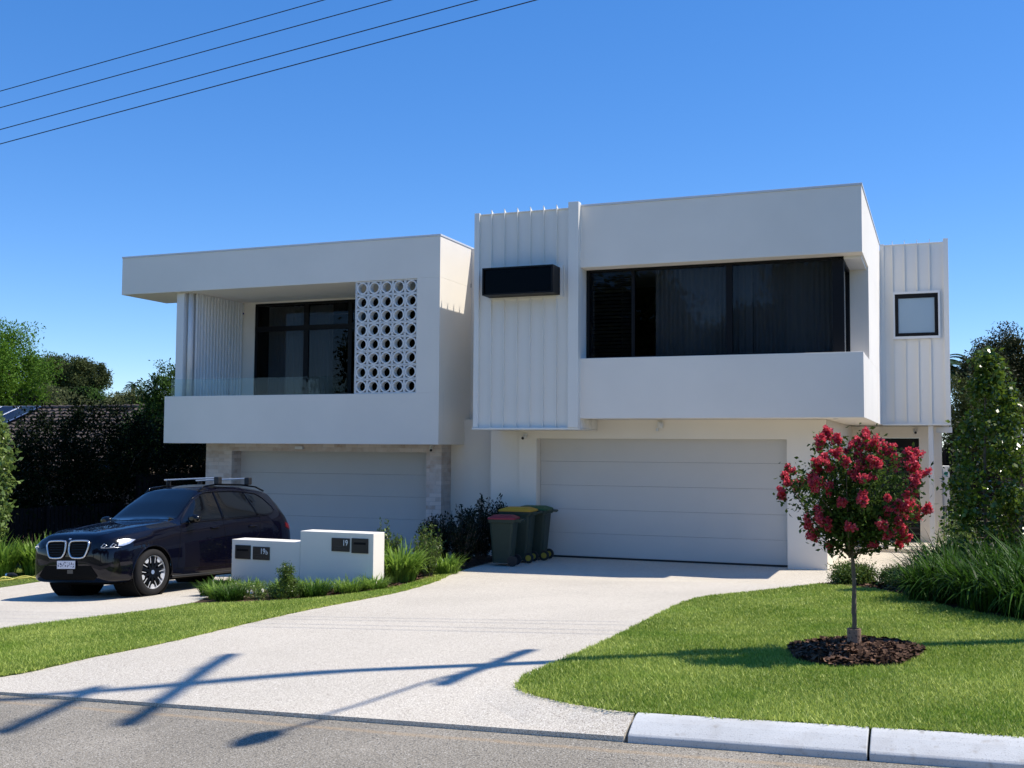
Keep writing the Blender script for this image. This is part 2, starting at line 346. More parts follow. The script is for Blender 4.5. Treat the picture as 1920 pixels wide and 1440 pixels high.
# lawns: soil sheet + blades of grass
def blades_lawn(poly, n, zf, seed, h=(.012, .034), near=None, edge=None):
    rs = np.random.RandomState(seed); P = np.array(poly); lo = P.min(0); hi = P.max(0)
    out = []
    tot = 0
    while tot < n:
        Q = rs.rand(n, 2)*(hi-lo)+lo
        if near: Q = Q[rs.rand(len(Q)) < np.clip((near/np.maximum(Q[:, 1], .1))**1.3, 0, 1)]
        Q = Q[inside(Q, P)]; out.append(Q); tot += len(Q)
    Q = np.concatenate(out)[:n]
    if edge:                                     # ragged fringe along the cut edge
        for a, b in zip(edge[:-1], edge[1:]):
            a = np.array(a); b = np.array(b); k = int(np.linalg.norm(b-a)*420); t = rs.rand(k, 1); nn = np.array([-(b-a)[1], (b-a)[0]])/(np.linalg.norm(b-a)+1e-9)
            q = a+(b-a)*t; wob = .012*np.sin(q[:, :1]*9+q[:, 1:]*13)+.008*np.sin(q[:, :1]*31+q[:, 1:]*23); Q = np.concatenate([Q, q+nn*(rs.randn(k, 1)*.014+wob)])
    n = len(Q)
    z = np.array([zf(a, b) for a, b in Q])
    H = rs.uniform(h[0], h[1], n)*(1+.25*np.sin(Q[:, 0]*2.1)*np.sin(Q[:, 1]*1.7)); ang = rs.rand(n)*2*np.pi; lean = rs.rand(n)*1.5*H; wd = rs.uniform(.0025, .0055, n)*np.maximum(1, Q[:, 1]/9)
    la = rs.rand(n)*2*np.pi
    dx = np.cos(ang)*wd; dy = np.sin(ang)*wd
    base = np.c_[Q, z]
    a = base+np.c_[dx, dy, -.004+0*dx]; b = base-np.c_[dx, dy, .004+0*dx]
    t = base+np.c_[np.cos(la)*lean, np.sin(la)*lean, H]
    V = np.stack([a, b, t], 1).reshape(-1, 3); Fs = np.arange(3*n).reshape(-1, 3)
    tint = np.clip(rs.beta(1.2, 1.9, n)+.12*np.sin(Q[:, 0]*3+1)*np.cos(Q[:, 1]*2.3), 0, 1); tint = np.repeat(tint, 3)
    o = link('grass', npmesh('grass', V, Fs, tint), M['blade'])
    return o
gl = lambda x, y: g(x, y)+.012
rl = [(a+.01, b) for a, b in RCURVE]+[(-1.2, 15.6), (-.83, 15.12), (-.41, 14.18), (.1, 12.9), (.73, 11.75), (2, 11.5), (7, 11.5), (7, ky(7)+.25)]+[(x, ky(x)+.25) for x in np.linspace(5, -1.7, 8)]
sheet('lawn', rl, gl, .3, M['soil'], skirt=.05)
rlb = [q for q in rl if q[0] <= 2.5]+[]
rl_vis = [(a, b) for a, b in RCURVE]+[(-1.2, 15.6), (-.83, 15.12), (-.41, 14.18), (.1, 12.9), (.73, 11.75), (2, 11.5), (5.5, 11.5), (5.5, ky(5.5)+.25)]+[(x, ky(x)+.25) for x in np.linspace(4.5, -1.7, 10)]
tag(blades_lawn(rl_vis, 410000, gl, 1, near=9.5, edge=[(x, ky(x)+.25) for x in np.linspace(5, -1.7, 12)]+RCURVE), 'bright green clipped lawn around the red flowering tree, beside the kerb', 'grass', kind='stuff')
BED = smoothpoly([(-9.75, 12.6), (-9.2, 12.75), (-8.5, 13.1), (-7.95, 14.2), (-7.85, 15.3), (-8.1, 16.6), (-8.35, 17.4), (-8.15, 18.2)])+[(-8.06, 20.7), (-8.06, 21.2), (-9.8, 21.2), (-9.8, 20.8)]
i0 = min(range(len(LD_R)), key=lambda i: abs(LD_R[i][1]-12.5)); 
ml = LD_R[:i0]+BED[:-4][:40]+[(-8.04, 18.0)]+LCURVE[::-1][3:]
ml = [(a, b) for a, b in ml]
gml = lambda x, y: g(x, y)+.014-.085*sm(1-(y-ky(x))/1.3)
sheet('lawn', ml, gml, .3, M['soil'], skirt=.05)
tag(blades_lawn(ml, 140000, gml, 2, near=11, edge=LCURVE[3:]), 'green lawn strip between the two pale driveways', 'grass', kind='stuff')
ll = LD_L[:-1]+[(-16.3, 17.8), (-18, 18.4), (-23, 18.8), (-26, 14), (-22, ky(-20)+.2)]
sheet('lawn', ll, gl, .5, M['soil'], skirt=.05)
tag(blades_lawn([q for q in ll[8:]], 30000, gl, 3, near=20), 'far lawn left of the dark car where the yellow hose lies', 'grass', kind='stuff')
# garden beds with mulch
gb = lambda x, y: g(x, y)-.005
sheet('garden_bed', BED+LD_R[::-1][1:len(LD_R)-i0], gb, .3, M['mulch'])
sheet('garden_bed', [(-1.57, 15.79), (-1.2, 15.6), (-.83, 15.12), (-.41, 14.18), (.1, 12.9), (.73, 11.75), (2, 11.5), (7, 11.5), (7, 32), (.04, 32), (.04, 18.2), (-.4, 17.3), (-.9, 17.0), (-1.7, 16.4)], gb, .5, M['mulch'])
sheet('garden_bed', [(-16.3, 17.8), (-18, 18.4), (-23, 18.8), (-30, 19), (-30, 34), (-16.4, 34), (-16.3, 21)], gb, .8, M['mulch'])
def chips(poly, n, zf, seed, size=(.015, .05), hz=.03):
    rs = np.random.RandomState(seed); P = np.array(poly); lo = P.min(0); hi = P.max(0)
    Q = rs.rand(n*3, 2)*(hi-lo)+lo; Q = Q[inside(Q, P)][:n]; n = len(Q)
    z = np.array([zf(a, b) for a, b in Q])+rs.rand(n)*hz
    L = rs.uniform(*size, n); W = L*rs.uniform(.25, .6, n)
    u = rs.randn(n, 3); u[:, 2] *= .35; u /= np.linalg.norm(u, axis=1)[:, None]
    v = np.cross(u, rs.randn(n, 3)*.4+[0, 0, 1]); v /= np.linalg.norm(v, axis=1)[:, None]
    c = np.c_[Q, z]
    V = np.stack([c-u*L[:, None]-v*W[:, None], c+u*L[:, None]-v*W[:, None], c+u*L[:, None]+v*W[:, None], c-u*L[:, None]+v*W[:, None]], 1).reshape(-1, 3)
    return link('mulch', npmesh('mulch', V, np.arange(4*n).reshape(-1, 4), np.repeat(rs.beta(1.2, 3, n), 4)), M['chip'])
tag(chips([(-1.6, 15.75), (-.83, 15.12), (-.41, 14.18), (.3, 13.5), (.2, 16.5), (-.6, 16.9), (-1.6, 16.3)], 2500, gb, 5), 'brown bark mulch behind the lawn under the two small round shrubs', 'mulch', kind='stuff')
tag(chips([(-8.3, 14), (-7.9, 15), (-8.1, 17.3), (-8.2, 18.5), (-9, 18.5), (-9.3, 14.5)], 2500, gb, 6), 'brown bark mulch along the driveway edge behind the white letterbox wall', 'mulch', kind='stuff')
TX, TY = -.685, 9.47
def ringz(x, y):
    d = math.hypot((x-TX)/.52, (y-TY)/.72); return g(x, y)+.03+.05*max(0, 1-d)
circ = [(TX+.52*math.cos(t)*(1+.06*math.sin(5*t)), TY+.68*math.sin(t)*(1+.05*math.cos(7*t))) for t in np.linspace(0, 2*math.pi, 40)[:-1]]
sheet('garden_bed', circ, ringz, .08, M['mulch'], skirt=.05)
tag(chips(circ, 3800, ringz, 7, (.01, .038), .03), 'dark bark mulch ring at the foot of the red flowering tree', 'mulch', kind='stuff')

# ------------------------------------------------------------------ houses
B = lambda *a: MB().box(*a)
def pane(x0, x1, y, z0, z1, p, m='glass', name='pane'):
    return B(x0, x1, y, y+.012, z0, z1).build(name, M[m], p)
def curtain(x0, x1, y, z0, z1, p, amp=.05, wl=.11, name='curtain'):
    n = int((x1-x0)/.012); rs = random.Random(int(x0*100)); xs_ = np.linspace(x0, x1, n)
    ph = np.cumsum([.012/wl*2*math.pi*(1+.35*math.sin(i*.07)) for i in range(n)])
    ys_ = y+amp*np.sin(ph)+.01*np.sin(ph*.37)
    V = [(a, b, z) for z in (z0, z1) for a, b in zip(xs_, ys_)]; off = parent_loc(p)
    me = bpy.data.meshes.new(name); me.from_pydata([tuple(Vector(v)-off) for v in V], [], [(i, i+1, n+i+1, n+i) for i in range(n-1)]); me.update()
    return link(name, me, M['curtain'], p, True)
def cctv(x, y, z, p, aim=(-.2, -1, -.3)):
    a = Vector(aim).normalized(); c = Vector((x, y, z))
    m_ = MB().cyl((x, y+.03), .045, z+.03, z+.055).tube([c+Vector((0, .03, .03)), c], .018)
    h = m_.build('security_camera', M['white'], p, smooth=True)
    MB().tube([c-a*.04, c+a*.10], [.034, .034], 14).build('camera_housing', M['white'], h, smooth=True)
    MB().tube([c+a*.098, c+a*.112], [.03, .028], 14).build('camera_lens', M['black2'], h, smooth=True)
    return h

# ---- right house
RH = thing('house', 'right-hand white two-storey house with long upper window band, wide garage door and vertical-seam cladding', 'house', (-5, 20.7, -.5))
u0, u1 = -6.36, -1.213
wl_ = MB()
wl_.box(-7.995, -7.62, 20.72, 21.0, -.6, 2.265); wl_.box(-7.62, -2.66, 20.72, 21.0, 1.893, 2.262)
wl_.box(-2.66, -1.95, 20.72, 28.0, -.6, 2.26)
wl_.box(-8.655, -7.995, 20.80, 21.0, -.7, 2.265)
wl_.box(-1.95, -1.5, 27.0, 27.3, -.6, 2.26); wl_.box(-1.5, -.46, 27.0, 27.3, 1.99, 2.26); wl_.box(-.46, .03, 27.0, 32, -.6, 2.26)
wl_.build('wall', M['render2'], RH)
MB().box(-8.5, -2.2, 21.01, 27.9, -.55, 2.262).build('light_block', M['dark'], RH)  # solid filler added inside the hollow house to stop sun leaking through
B(u0, u1, 19.65, 19.97, 2.262, 3.405).build('parapet', M['render'], RH, bevel=.006)
B(-6.33, u1, 19.97, 25.64, 2.265, 3.40).build('floor_slab', M['render'], RH, bevel=.004)
B(u0, u1, 19.65, 25.64, 5.146, 6.32).build('fascia', M['render'], RH, bevel=.006)
B(-1.60, u1, 21.35, 25.64, 3.40, 5.146).build('side_wall', M['render'], RH)
B(-6.33, -1.195, 25.645, 31.5, 2.28, 6.2).build('rear_volume', M['render'], RH)
B(u0+.003, -6.345, 19.66, 20.1, 3.406, 5.145).build('window_reveal', M['white'], RH)
B(u0, u1+.015, 19.635, 25.64, 6.321, 6.362).build('roof_capping', M['cap'], RH, bevel=.005)
B(-1.62, -1.25, 20.0, 21.4, 5.10, 5.144).build('soffit_trim', M['white'], RH)
# garage door
def garage(x0, x1, y, zs, m, p):
    gdr = MB()
    for a, b in zip(zs[:-1], zs[1:]): gdr.box(x0, x1, y, y+.05, a+.0015, b-.0015)
    o = gdr.build('garage_door', m, p, bevel=.003)
    B(x0, x1, y+.02, y+.08, zs[0], zs[-1]).build('door_backing', M['dark'], o)
    B(x0, x1, y-.005, y+.06, zs[0]-.03, zs[0]+.0).build('bottom_seal', M['black2'], o)
    return o
garage(-7.615, -2.665, 20.95, [-.46, 0.0, .475, .955, 1.435, 1.91], M['door'], RH)
# upper band window with corner glazing
W1 = MB()
W1.box(-6.34, -1.55, 20.0, 20.08, 3.406, 3.455).box(-6.34, -1.55, 20.0, 20.08, 5.10, 5.145)
for a, b in ((-6.34, -6.28), (-5.44, -5.38), (-3.64, -3.53), (-1.75, -1.55)): W1.box(a, b, 19.998, 20.078, 3.456, 5.099)
W1.box(-1.63, -1.55, 20.079, 21.35, 3.406, 3.455).box(-1.63, -1.55, 20.079, 21.35, 5.05, 5.099).box(-1.63, -1.55, 21.27, 21.349, 3.456, 5.049)
w1 = W1.build('window', M['black'], RH)
for a, b in ((-6.28, -5.44), (-5.38, -3.64), (-3.53, -1.75)): pane(a, b, 20.035, 3.456, 5.099, w1)
B(-1.60, -1.588, 20.09, 21.27, 3.456, 5.049).build('pane', M['glass'], w1)
curtain(-5.05, -3.2, 20.30, 3.41, 5.12, w1); curtain(-3.2, -1.72, 20.33, 3.41, 5.12, w1)
bl = MB()
for i in range(22): bl.box(-6.27, -5.45, 20.20, 20.24, 3.5+.072*i, 3.545+.072*i)
bl.build('blind', mat('louvre_blind', (.035, .034, .034), .6), w1)
MB().box(-6.33, -1.66, 22.5, 22.6, 3.40, 5.14).box(-1.68, -1.605, 21.4, 22.49, 3.40, 5.14).box(-6.345, -6.335, 20.1, 22.5, 3.406, 5.14).build('room_lining', M['dark'], w1)
# cladded box with standing seams
cl = MB()
cl.box(-8.50, -6.36, 19.62, 20.718, 2.075, 6.29).box(-8.50, -6.36, 20.70, 25.5, 2.27, 6.29)
cl.build('cladding', M['clad'], RH)
SX = [-8.166, -7.895, -7.622, -7.351, -7.077, -6.811]
for x in SX:
    MB().box(x-.006, x+.006, 19.565, 19.62, 2.09, 4.60).build('standing_seam', M['clad'], RH)
    MB().prism([(19.565, 5.215), (19.62, 5.215), (19.62, 6.29), (19.70, 6.29), (19.70, 6.30), (19.565, 6.385)], x-.006, x+.006, 'x').build('standing_seam', M['clad'], RH)
for i in range(14): MB().prism([(-8.545, 2.3), (-8.50, 2.3), (-8.50, 6.30), (-8.40, 6.30), (-8.40, 6.36), (-8.545, 6.36)], 19.9+i*.3, 19.912+i*.3, 'y').build('standing_seam', M['clad'], RH)
MB().box(-8.525, -8.42, 19.555, 19.62, 2.09, 6.335).box(-6.55, -6.345, 19.50, 19.66, 2.09, 6.40).box(-8.50, -6.56, 19.60, 19.72, 6.291, 6.315).build('corner_trim', M['clad'], RH, bevel=.004)
MB().box(-8.53, -6.335, 19.52, 19.64, 2.05, 2.088).box(-6.358, -6.335, 19.64, 20.718, 2.05, 2.072).box(-8.49, -6.359, 19.64, 20.718, 2.052, 2.074).build('base_trim', M['clad'], RH, bevel=.003)
cs = MB()
for i in range(11): cs.cyl((-6.352, 19.73+i*.097), .02, 2.073, 2.258, n=8)
cs.build('ribbed_return', M['clad'], RH)
# projecting slot window
bw = MB().box(-8.20, -6.75, 19.20, 19.60, 5.135, 5.165).box(-8.20, -6.75, 19.20, 19.60, 4.635, 4.665).box(-8.20, -8.17, 19.20, 19.60, 4.666, 5.134).box(-6.79, -6.75, 19.20, 19.60, 4.666, 5.134).build('box_window', M['black'], RH)
pane(-8.169, -6.791, 19.24, 4.667, 5.133, bw, 'glass2'); B(-8.169, -6.791, 19.50, 19.52, 4.667, 5.133).build('window_lining', M['dark'], bw)
MB().box(-8.24, -6.68, 19.585, 19.618, 5.168, 5.21).box(-8.24, -6.68, 19.585, 19.618, 4.595, 4.632).box(-6.74, -6.68, 19.585, 19.618, 4.633, 5.167).build('window_flashing', M['clad'], bw)
# rear right cladded box
E_ = MB().box(-1.19, .20, 25.70, 31.5, 2.275, 6.30).build('cladding', M['clad'], RH)
for x in (-.94, -.685, -.42, -.16):
    MB().box(x-.006, x+.006, 25.655, 25.70, 2.30, 4.17).build('standing_seam', M['clad'], RH)
    MB().prism([(25.655, 5.26), (25.70, 5.26), (25.70, 6.30), (25.80, 6.30), (25.80, 6.31), (25.655, 6.40)], x-.006, x+.006, 'x').build('standing_seam', M['clad'], RH)
MB().box(-1.205, -1.12, 25.66, 25.70, 2.30, 6.34).box(.12, .225, 25.645, 25.75, 2.30, 6.39).box(-1.19, .12, 25.68, 25.8, 6.301, 6.325).box(-1.2, .225, 25.64, 25.72, 2.255, 2.297).build('corner_trim', M['clad'], RH, bevel=.004)
ew = MB().box(-.90, -.0, 25.64, 25.69, 4.235, 4.31).box(-.90, -.0, 25.64, 25.69, 5.09, 5.185).box(-.90, -.83, 25.64, 25.69, 4.311, 5.089).box(-.075, -.0, 25.64, 25.69, 4.311, 5.089).build('square_window', M['black'], RH)
B(-.83, -.075, 25.665, 25.68, 4.311, 5.089).build('pane', M['frost'], ew)
MB().box(-.94, .04, 25.61, 25.698, 5.186, 5.235).box(-.94, .04, 25.61, 25.698, 4.18, 4.234).box(-.94, -.901, 25.61, 25.698, 4.235, 5.185).box(.001, .04, 25.61, 25.698, 4.235, 5.185).build('window_surround', M['white'], ew)
B(-.245, -.14, 25.75, 25.86, -.5, 2.255).build('porch_post', M['white'], RH, bevel=.01)
MB().box(-.08, .25, 25.95, 26.3, 2.10, 2.22).build('eave_box', M['white'], RH)
# entry door
ed = B(-1.5, -.46, 27.06, 27.11, -.41, 1.985).build('entry_door', M['black'], RH)
sl_ = MB()
for i in range(16): sl_.box(-1.48, -.48, 27.045, 27.062, -.25+i*.13, -.205+i*.13)
sl_.build('door_slats', M['black2'], ed)
B(-1.94, -.30, 25.2, 27.0, -.50, -.415).build('step', M['paving'], RH)
ub_ = B(.031, .19, 27.25, 27.55, .42, 1.35).build('utility_box', M['white'], RH, bevel=.015, label='tall white utility box with a round green sticker')
MB().cyl((.11, 1.17), .042, 27.243, 27.249, 'y', 24).build('sticker', mat('green_sticker', (.01, .28, .22), .5), ub_)
MB().cyl((.08, 27.35), .012, -.4, .42).cyl((.12, 27.35), .012, -.4, .42).build('pipe', M['white'], ub_)
cctv(-7.85, 20.66, 1.93, RH, (-.1, -1, -.35)); cctv(-.55, 26.95, 2.14, RH, (.2, -1, -.3))
fx = MB().box(-5.1, -5.0, 20.66, 20.719, 2.10, 2.22).build('floodlight', M['white'], RH)
for q in (B(-5.12, -5.07, 20.60, 20.655, 2.04, 2.1), B(-5.04, -4.98, 20.60, 20.655, 2.13, 2.19)): q.build('lamp_head', M['cap'], fx, bevel=.006)
MB().cyl((-1.75, 20.4), .05, 2.255, 2.262).build('downlight', M['cap'], RH)

# ---- left house
LH = thing('house', 'left-hand white two-storey house with breeze-block screen on its balcony and brick-framed garage', 'house', (-13, 20.7, -.9))
l0, l1, lp = -17.62, -9.469, -16.32
B(l0, l1, 19.98, 21.55, 5.18, 6.03).build('fascia', M['render'], LH, bevel=.006)
B(l0+.0, l1, 21.551, 27, 5.30, 6.03).build('roof', M['render'], LH)
B(l0-.012, l1+.012, 19.968, 27.0, 6.031, 6.07).build('roof_capping', M['cap'], LH, bevel=.004)
w2 = MB().box(lp, l1, 19.98, 20.2, 1.755, 2.81).build('parapet', M['render'], LH, bevel=.006)
MB().box(lp, -9.68, 20.201, 22.09, 1.757, 2.74).box(lp, -9.68, 22.09, 27, 1.757, 2.74).build('floor_slab', M['render2'], LH)
MB().box(-9.985, l1, 19.98, 20.2, 2.81, 5.18).box(-9.67, l1, 20.2, 21.57, 1.757, 5.18).build('screen_wall', M['render'], LH)
MB().box(l1, -8.56, 21.57, 21.75, 2.05, 6.04).box(-9.79, -8.672, 21.28, 21.5, -1.0, 2.3).build('party_wall', M['render2'], LH)
B(-8.673, -8.657, 20.95, 21.3, -.8, 2.04).build('wall_joint', M['dark'], LH)
MB().box(-16.0, -15.42, 22.1, 22.3, 2.74, 5.179).box(-15.42, -9.68, 22.1, 22.3, 5.14, 5.179).build('balcony_wall', M['render2'], LH)
MB().box(l0+.3, -9.68, 21.56, 22.3, 5.18, 5.29).build('soffit', M['render2'], LH)
# sliding door wall behind the balcony
W2 = MB().box(-15.42, -9.7, 22.12, 22.18, 2.75, 2.80).box(-15.42, -9.7, 22.12, 22.18, 5.08, 5.14).box(-15.42, -9.7, 22.115, 22.18, 4.46, 4.58)
for a, b in ((-15.42, -15.34), (-14.05, -13.92), (-12.84, -12.74), (-11.5, -11.4), (-9.78, -9.7)): W2.box(a, b, 22.118, 22.178, 2.801, 5.079)
w2_ = W2.build('window', M['black'], LH)
for a, b in ((-15.34, -14.05), (-13.92, -12.84), (-12.74, -11.5), (-11.4, -9.78)):
    pane(a, b, 22.14, 2.801, 4.459, w2_); pane(a, b, 22.14, 4.581, 5.079, w2_)
curtain(-15.3, -13.5, 22.5, 2.78, 5.1, w2_); MB().box(-15.4, -9.7, 24.5, 24.6, 2.75, 5.14).box(-15.52, -15.425, 22.31, 24.49, 2.75, 5.14).box(-15.4, -9.7, 22.31, 24.49, 5.142, 5.17).box(-9.69, -9.68, 22.31, 24.49, 2.75, 5.14).build('room_lining', M['dark'], w2_)
# ribbed side wall and posts at the left end of the balcony
rb = MB()
for i in range(15): rb.cyl((-15.765, 20.42+i*.115), .035, 2.74, 5.178, n=10)
rb.box(-16.1, -15.765, 20.40, 22.09, 2.742, 5.178); rb.build('ribbed_wall', M['white'], LH)
MB().box(-16.19, -15.985, 20.16, 20.38, 2.742, 5.178).build('balcony_post', M['white'], LH, bevel=.008)
MB().cyl((-15.87, 20.27), .065, 2.742, 5.178, n=24).build('downpipe', M['white'], LH, smooth=True)
MB().box(-15.79, -15.74, 20.33, 20.41, 2.742, 5.178).build('wall_trim', M['white'], LH)
bal = pane(-16.2, -14.655, 20.05, 2.811, 3.195, LH, 'clear', 'balustrade_panel'); pane(-14.64, -11.45, 20.05, 2.811, 3.195, LH, 'clear', 'balustrade_panel')
al = B(-15.85, -15.72, 22.05, 22.099, 4.94, 5.13).build('alarm_box', M['white'], LH, bevel=.012); B(-15.84, -15.73, 22.055, 22.098, 4.895, 4.938).build('strobe', mat('blue_strobe', (.02, .03, .2), .2), al)
# breeze blocks
bs = MB().box(-11.445, -11.432, 20.0, 20.15, 2.812, 5.179).build('breeze_screen', M['white'], LH)
bw_, bh_ = (11.43-9.988)/5, (5.178-2.812)/8
def block():
    m_ = MB(); hw, hh = bw_/2-.002, bh_/2-.002; fr = .022
    m_.box(-hw, hw, -.07, .07, -hh, -hh+fr).box(-hw, hw, -.07, .07, hh-fr, hh).box(-hw, -hw+fr, -.07, .07, -hh+fr, hh-fr).box(hw-fr, hw, -.07, .07, -hh+fr, hh-fr)
    n = 40; R0 = .104; vs = []; fs = []
    m_.ring((0, 0), .098, .127, -.07, .07, 'y', 40)
    return m_
b0 = block().build('breeze_block', M['white'], bs, local=True, bevel=.002)
k = 0
for i in range(5):
    for j in range(8):
        o = b0 if k == 0 else copyobj(b0, bs); k += 1
        o.location = Vector((-11.43+bw_*(i+.5), 20.075, 2.812+bh_*(j+.5)))-parent_loc(LH)
# brick garage surround
MB().box(-15.4, -9.8, 21.3, 26.9, -1.1, 1.75).box(-9.66, -8.67, 21.76, 27, -1.0, 5.9).build('light_block', M['dark'], LH)  # added filler masses behind garage and party wall, keeping stray sunlight out
bk = MB().box(-15.77, -15.06, 20.80, 21.2, -1.1, 1.756).box(-10.13, -9.78, 20.80, 21.285, -1.1, 1.756).box(-15.06, -10.13, 20.80, 21.2, 1.585, 1.756).box(-15.77, -15.5, 21.2, 27, -1.1, 1.756)
bk.build('brick_wall', M['brick'], LH)
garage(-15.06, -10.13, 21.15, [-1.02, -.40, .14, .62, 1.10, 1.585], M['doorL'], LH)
cctv(-9.98, 20.7, 1.68, LH, (.5, -1, -.5))
B(-13.35, -13.15, 20.74, 20.799, 1.64, 1.70).build('sensor_light', M['cap'], LH)

# ------------------------------------------------------------------ letterbox walls
def textmesh(txt, size, font_off=0):
    cu = bpy.data.curves.new('t', 'FONT'); cu.body = txt; cu.size = size; cu.extrude = .0015; cu.offset = font_off
    ob = bpy.data.objects.new('t', cu); C.objects.link(ob); bpy.context.view_layer.update()
    me = bpy.data.meshes.new_from_object(ob.evaluated_get(bpy.context.evaluated_depsgraph_get())); me.materials.clear()
    bpy.data.objects.remove(ob); return me
M['metal'] = mat('brushed_numerals', (.85, .86, .88), .5)
M['plate'] = mat('black_letter_plate', (.010, .011, .014), .4)
M['dim'] = mat('dim_engraving', (.075, .075, .08), .5)
def letterbox(loc, label, x0, x1, z1, z0, slot, num, txt):
    t = thing('letterbox_wall', label, 'letterbox wall', (x0, 15, -.55))
    B(x0, x1, 15.0, 15.36, z0, z1).build('wall', M['render'], t, bevel=.006)
    def plate(x, y0, z, h, name, mm): return B(x, y0, 14.985, 15.0-.0005, z, h).build(name, mm, t, bevel=.003)
    s_ = B(slot[0], slot[1], 14.982, 14.999, slot[2], slot[3]).build('letterbox_flap', M['plate'], t, bevel=.004)
    sw = slot[1]-slot[0]; B(slot[0]+.14*sw, slot[1]-.14*sw, 14.976, 14.984, slot[3]-.095, slot[3]-.062).build('slot', M['dark'], s_)
    n_ = B(num[0], num[1], 14.985, 14.999, num[2], num[3]).build('number_plate', M['plate'], t, bevel=.004)
    me = textmesh(txt[0], .125, .0012); o = link('numerals', me, M['metal'], n_); o.rotation_euler = (math.pi/2, 0, 0)
    mx_ = lambda m__: max(v.co.x for v in m__.vertices); mn_ = lambda m__: min(v.co.x for v in m__.vertices); xr = num[1]-.03
    if len(txt) > 1:
        m2 = textmesh(txt[1], .10, .001); q = link('numerals', m2, M['metal'], n_); q.rotation_euler = (math.pi/2, 0, 0)
        q.location = Vector((xr-mx_(m2)*.9, 14.982, num[3]-.118))-parent_loc(n_); q.scale = (.9, 1, 1); xr -= (mx_(m2)-mn_(m2))*.9+.012
    o.scale = (.78, 1, 1); o.location = Vector((xr-mx_(me)*.78, 14.982, num[3]-.112))-parent_loc(n_)
    e = MB().box(num[0]+.03, num[1]-.03, 14.982, 14.986, num[3]-.128, num[3]-.126); rs = random.Random(int(x0*10)); x = num[0]+.06
    while x < num[1]-.035:
        if rs.random() > .12:
            a = rs.choice(('|', 'L', 'o', 'T'))
            e.box(x, x+.003, 14.982, 14.986, num[2]+.030, num[2]+.055)
            if a in 'Lo': e.box(x+.003, x+.012, 14.982, 14.986, num[2]+.030, num[2]+.033)
            if a in 'oT': e.box(x+.003, x+.012, 14.982, 14.986, num[2]+.052, num[2]+.055)
        x += .019
    e.build('engraving', M['dim'], n_)
letterbox(None, 'lower white letterbox wall numbered 19b, in front of the dark car', -10.82, -9.524, .175, -.75, (-10.745, -10.45, -.135, .088), (-10.405, -10.085, -.135, .075), ('19', 'b'))
letterbox(None, 'taller white letterbox wall numbered 19, beside the main driveway', -9.52, -8.20, .355, -.72, (-8.58, -8.285, .045, .275), (-8.94, -8.615, .06, .268), ('19',))

# ------------------------------------------------------------------ plants
def leaf_arrays(P, size, rs, aspect=.45, droop=0., outward=None, sv=.35, fold=.25):
    n = len(P); u = rs.randn(n, 3)
    if outward is not None: u = u*.8+outward*1.0
    u[:, 2] -= droop; u /= np.linalg.norm(u, axis=1)[:, None]+1e-9
    nrm = rs.randn(n, 3)*.7+[0, 0, .8]; v = np.cross(u, nrm); v /= np.linalg.norm(v, axis=1)[:, None]+1e-9; wv = np.cross(v, u)
    L = size*rs.uniform(1-sv, 1+sv, n)[:, None]; W = L*aspect
    a = P; b = P+u*L*.5+v*W*.5-wv*L*fold*.3; c = P+u*L; d = P+u*L*.5-v*W*.5-wv*L*fold*.3; m_ = P+u*L*.5
    V = np.stack([a, b, c, d], 1).reshape(-1, 3); return V
def leafmesh(name, P, size, seed, m, parent=None, tint=None, **kw):
    rs = np.random.RandomState(seed); V = leaf_arrays(P, size, rs, **kw); n = len(P)
    if tint is None: tint = rs.beta(2, 2.5, n)
    off = np.array(parent_loc(parent)) if parent else 0
    return link(name, npmesh(name, V-off, np.arange(4*n).reshape(-1, 4), np.repeat(tint, 4)), m, parent)
def clumps(c, r, ncl, seed, shell=.65, flat=1.0):
    """cluster centres inside an ellipsoid of centre c, radii r, mostly near its surface, lumpy outline"""
    rs = np.random.RandomState(seed); d = rs.randn(ncl, 3); d /= np.linalg.norm(d, axis=1)[:, None]
    ph = rs.rand(6)*6.28
    lump = 1+.16*np.sin(d[:, 0]*4+ph[0])*np.sin(d[:, 2]*5+ph[1])+.10*np.sin(d[:, 1]*7+ph[2])
    rad = (shell+(1-shell)*rs.rand(ncl)**.6)*lump
    inner = rs.rand(ncl) < .25; rad[inner] *= rs.rand(inner.sum())
    return np.array(c)+d*rad[:, None]*np.array(r), d
def crown(name, c, r, ncl, per, size, seed, m, parent, spread=None, **kw):
    rs = np.random.RandomState(seed+99); cc, d = clumps(c, r, ncl, seed)
    sp = spread if spread else .16*float(np.mean(r))
    P = np.repeat(cc, per, 0)+np.clip(rs.randn(ncl*per, 3), -1.7, 1.7)*sp*rs.uniform(.6, 1.3, (ncl, 1)).repeat(per, 0)
    t = np.clip(rs.beta(2, 2.5, ncl).repeat(per)*.6+rs.beta(2, 2.5, ncl*per)*.4, 0, 1)
    o = np.repeat(d, per, 0)
    return leafmesh(name, P, size, seed, m, parent, t, outward=o*.4, **kw)
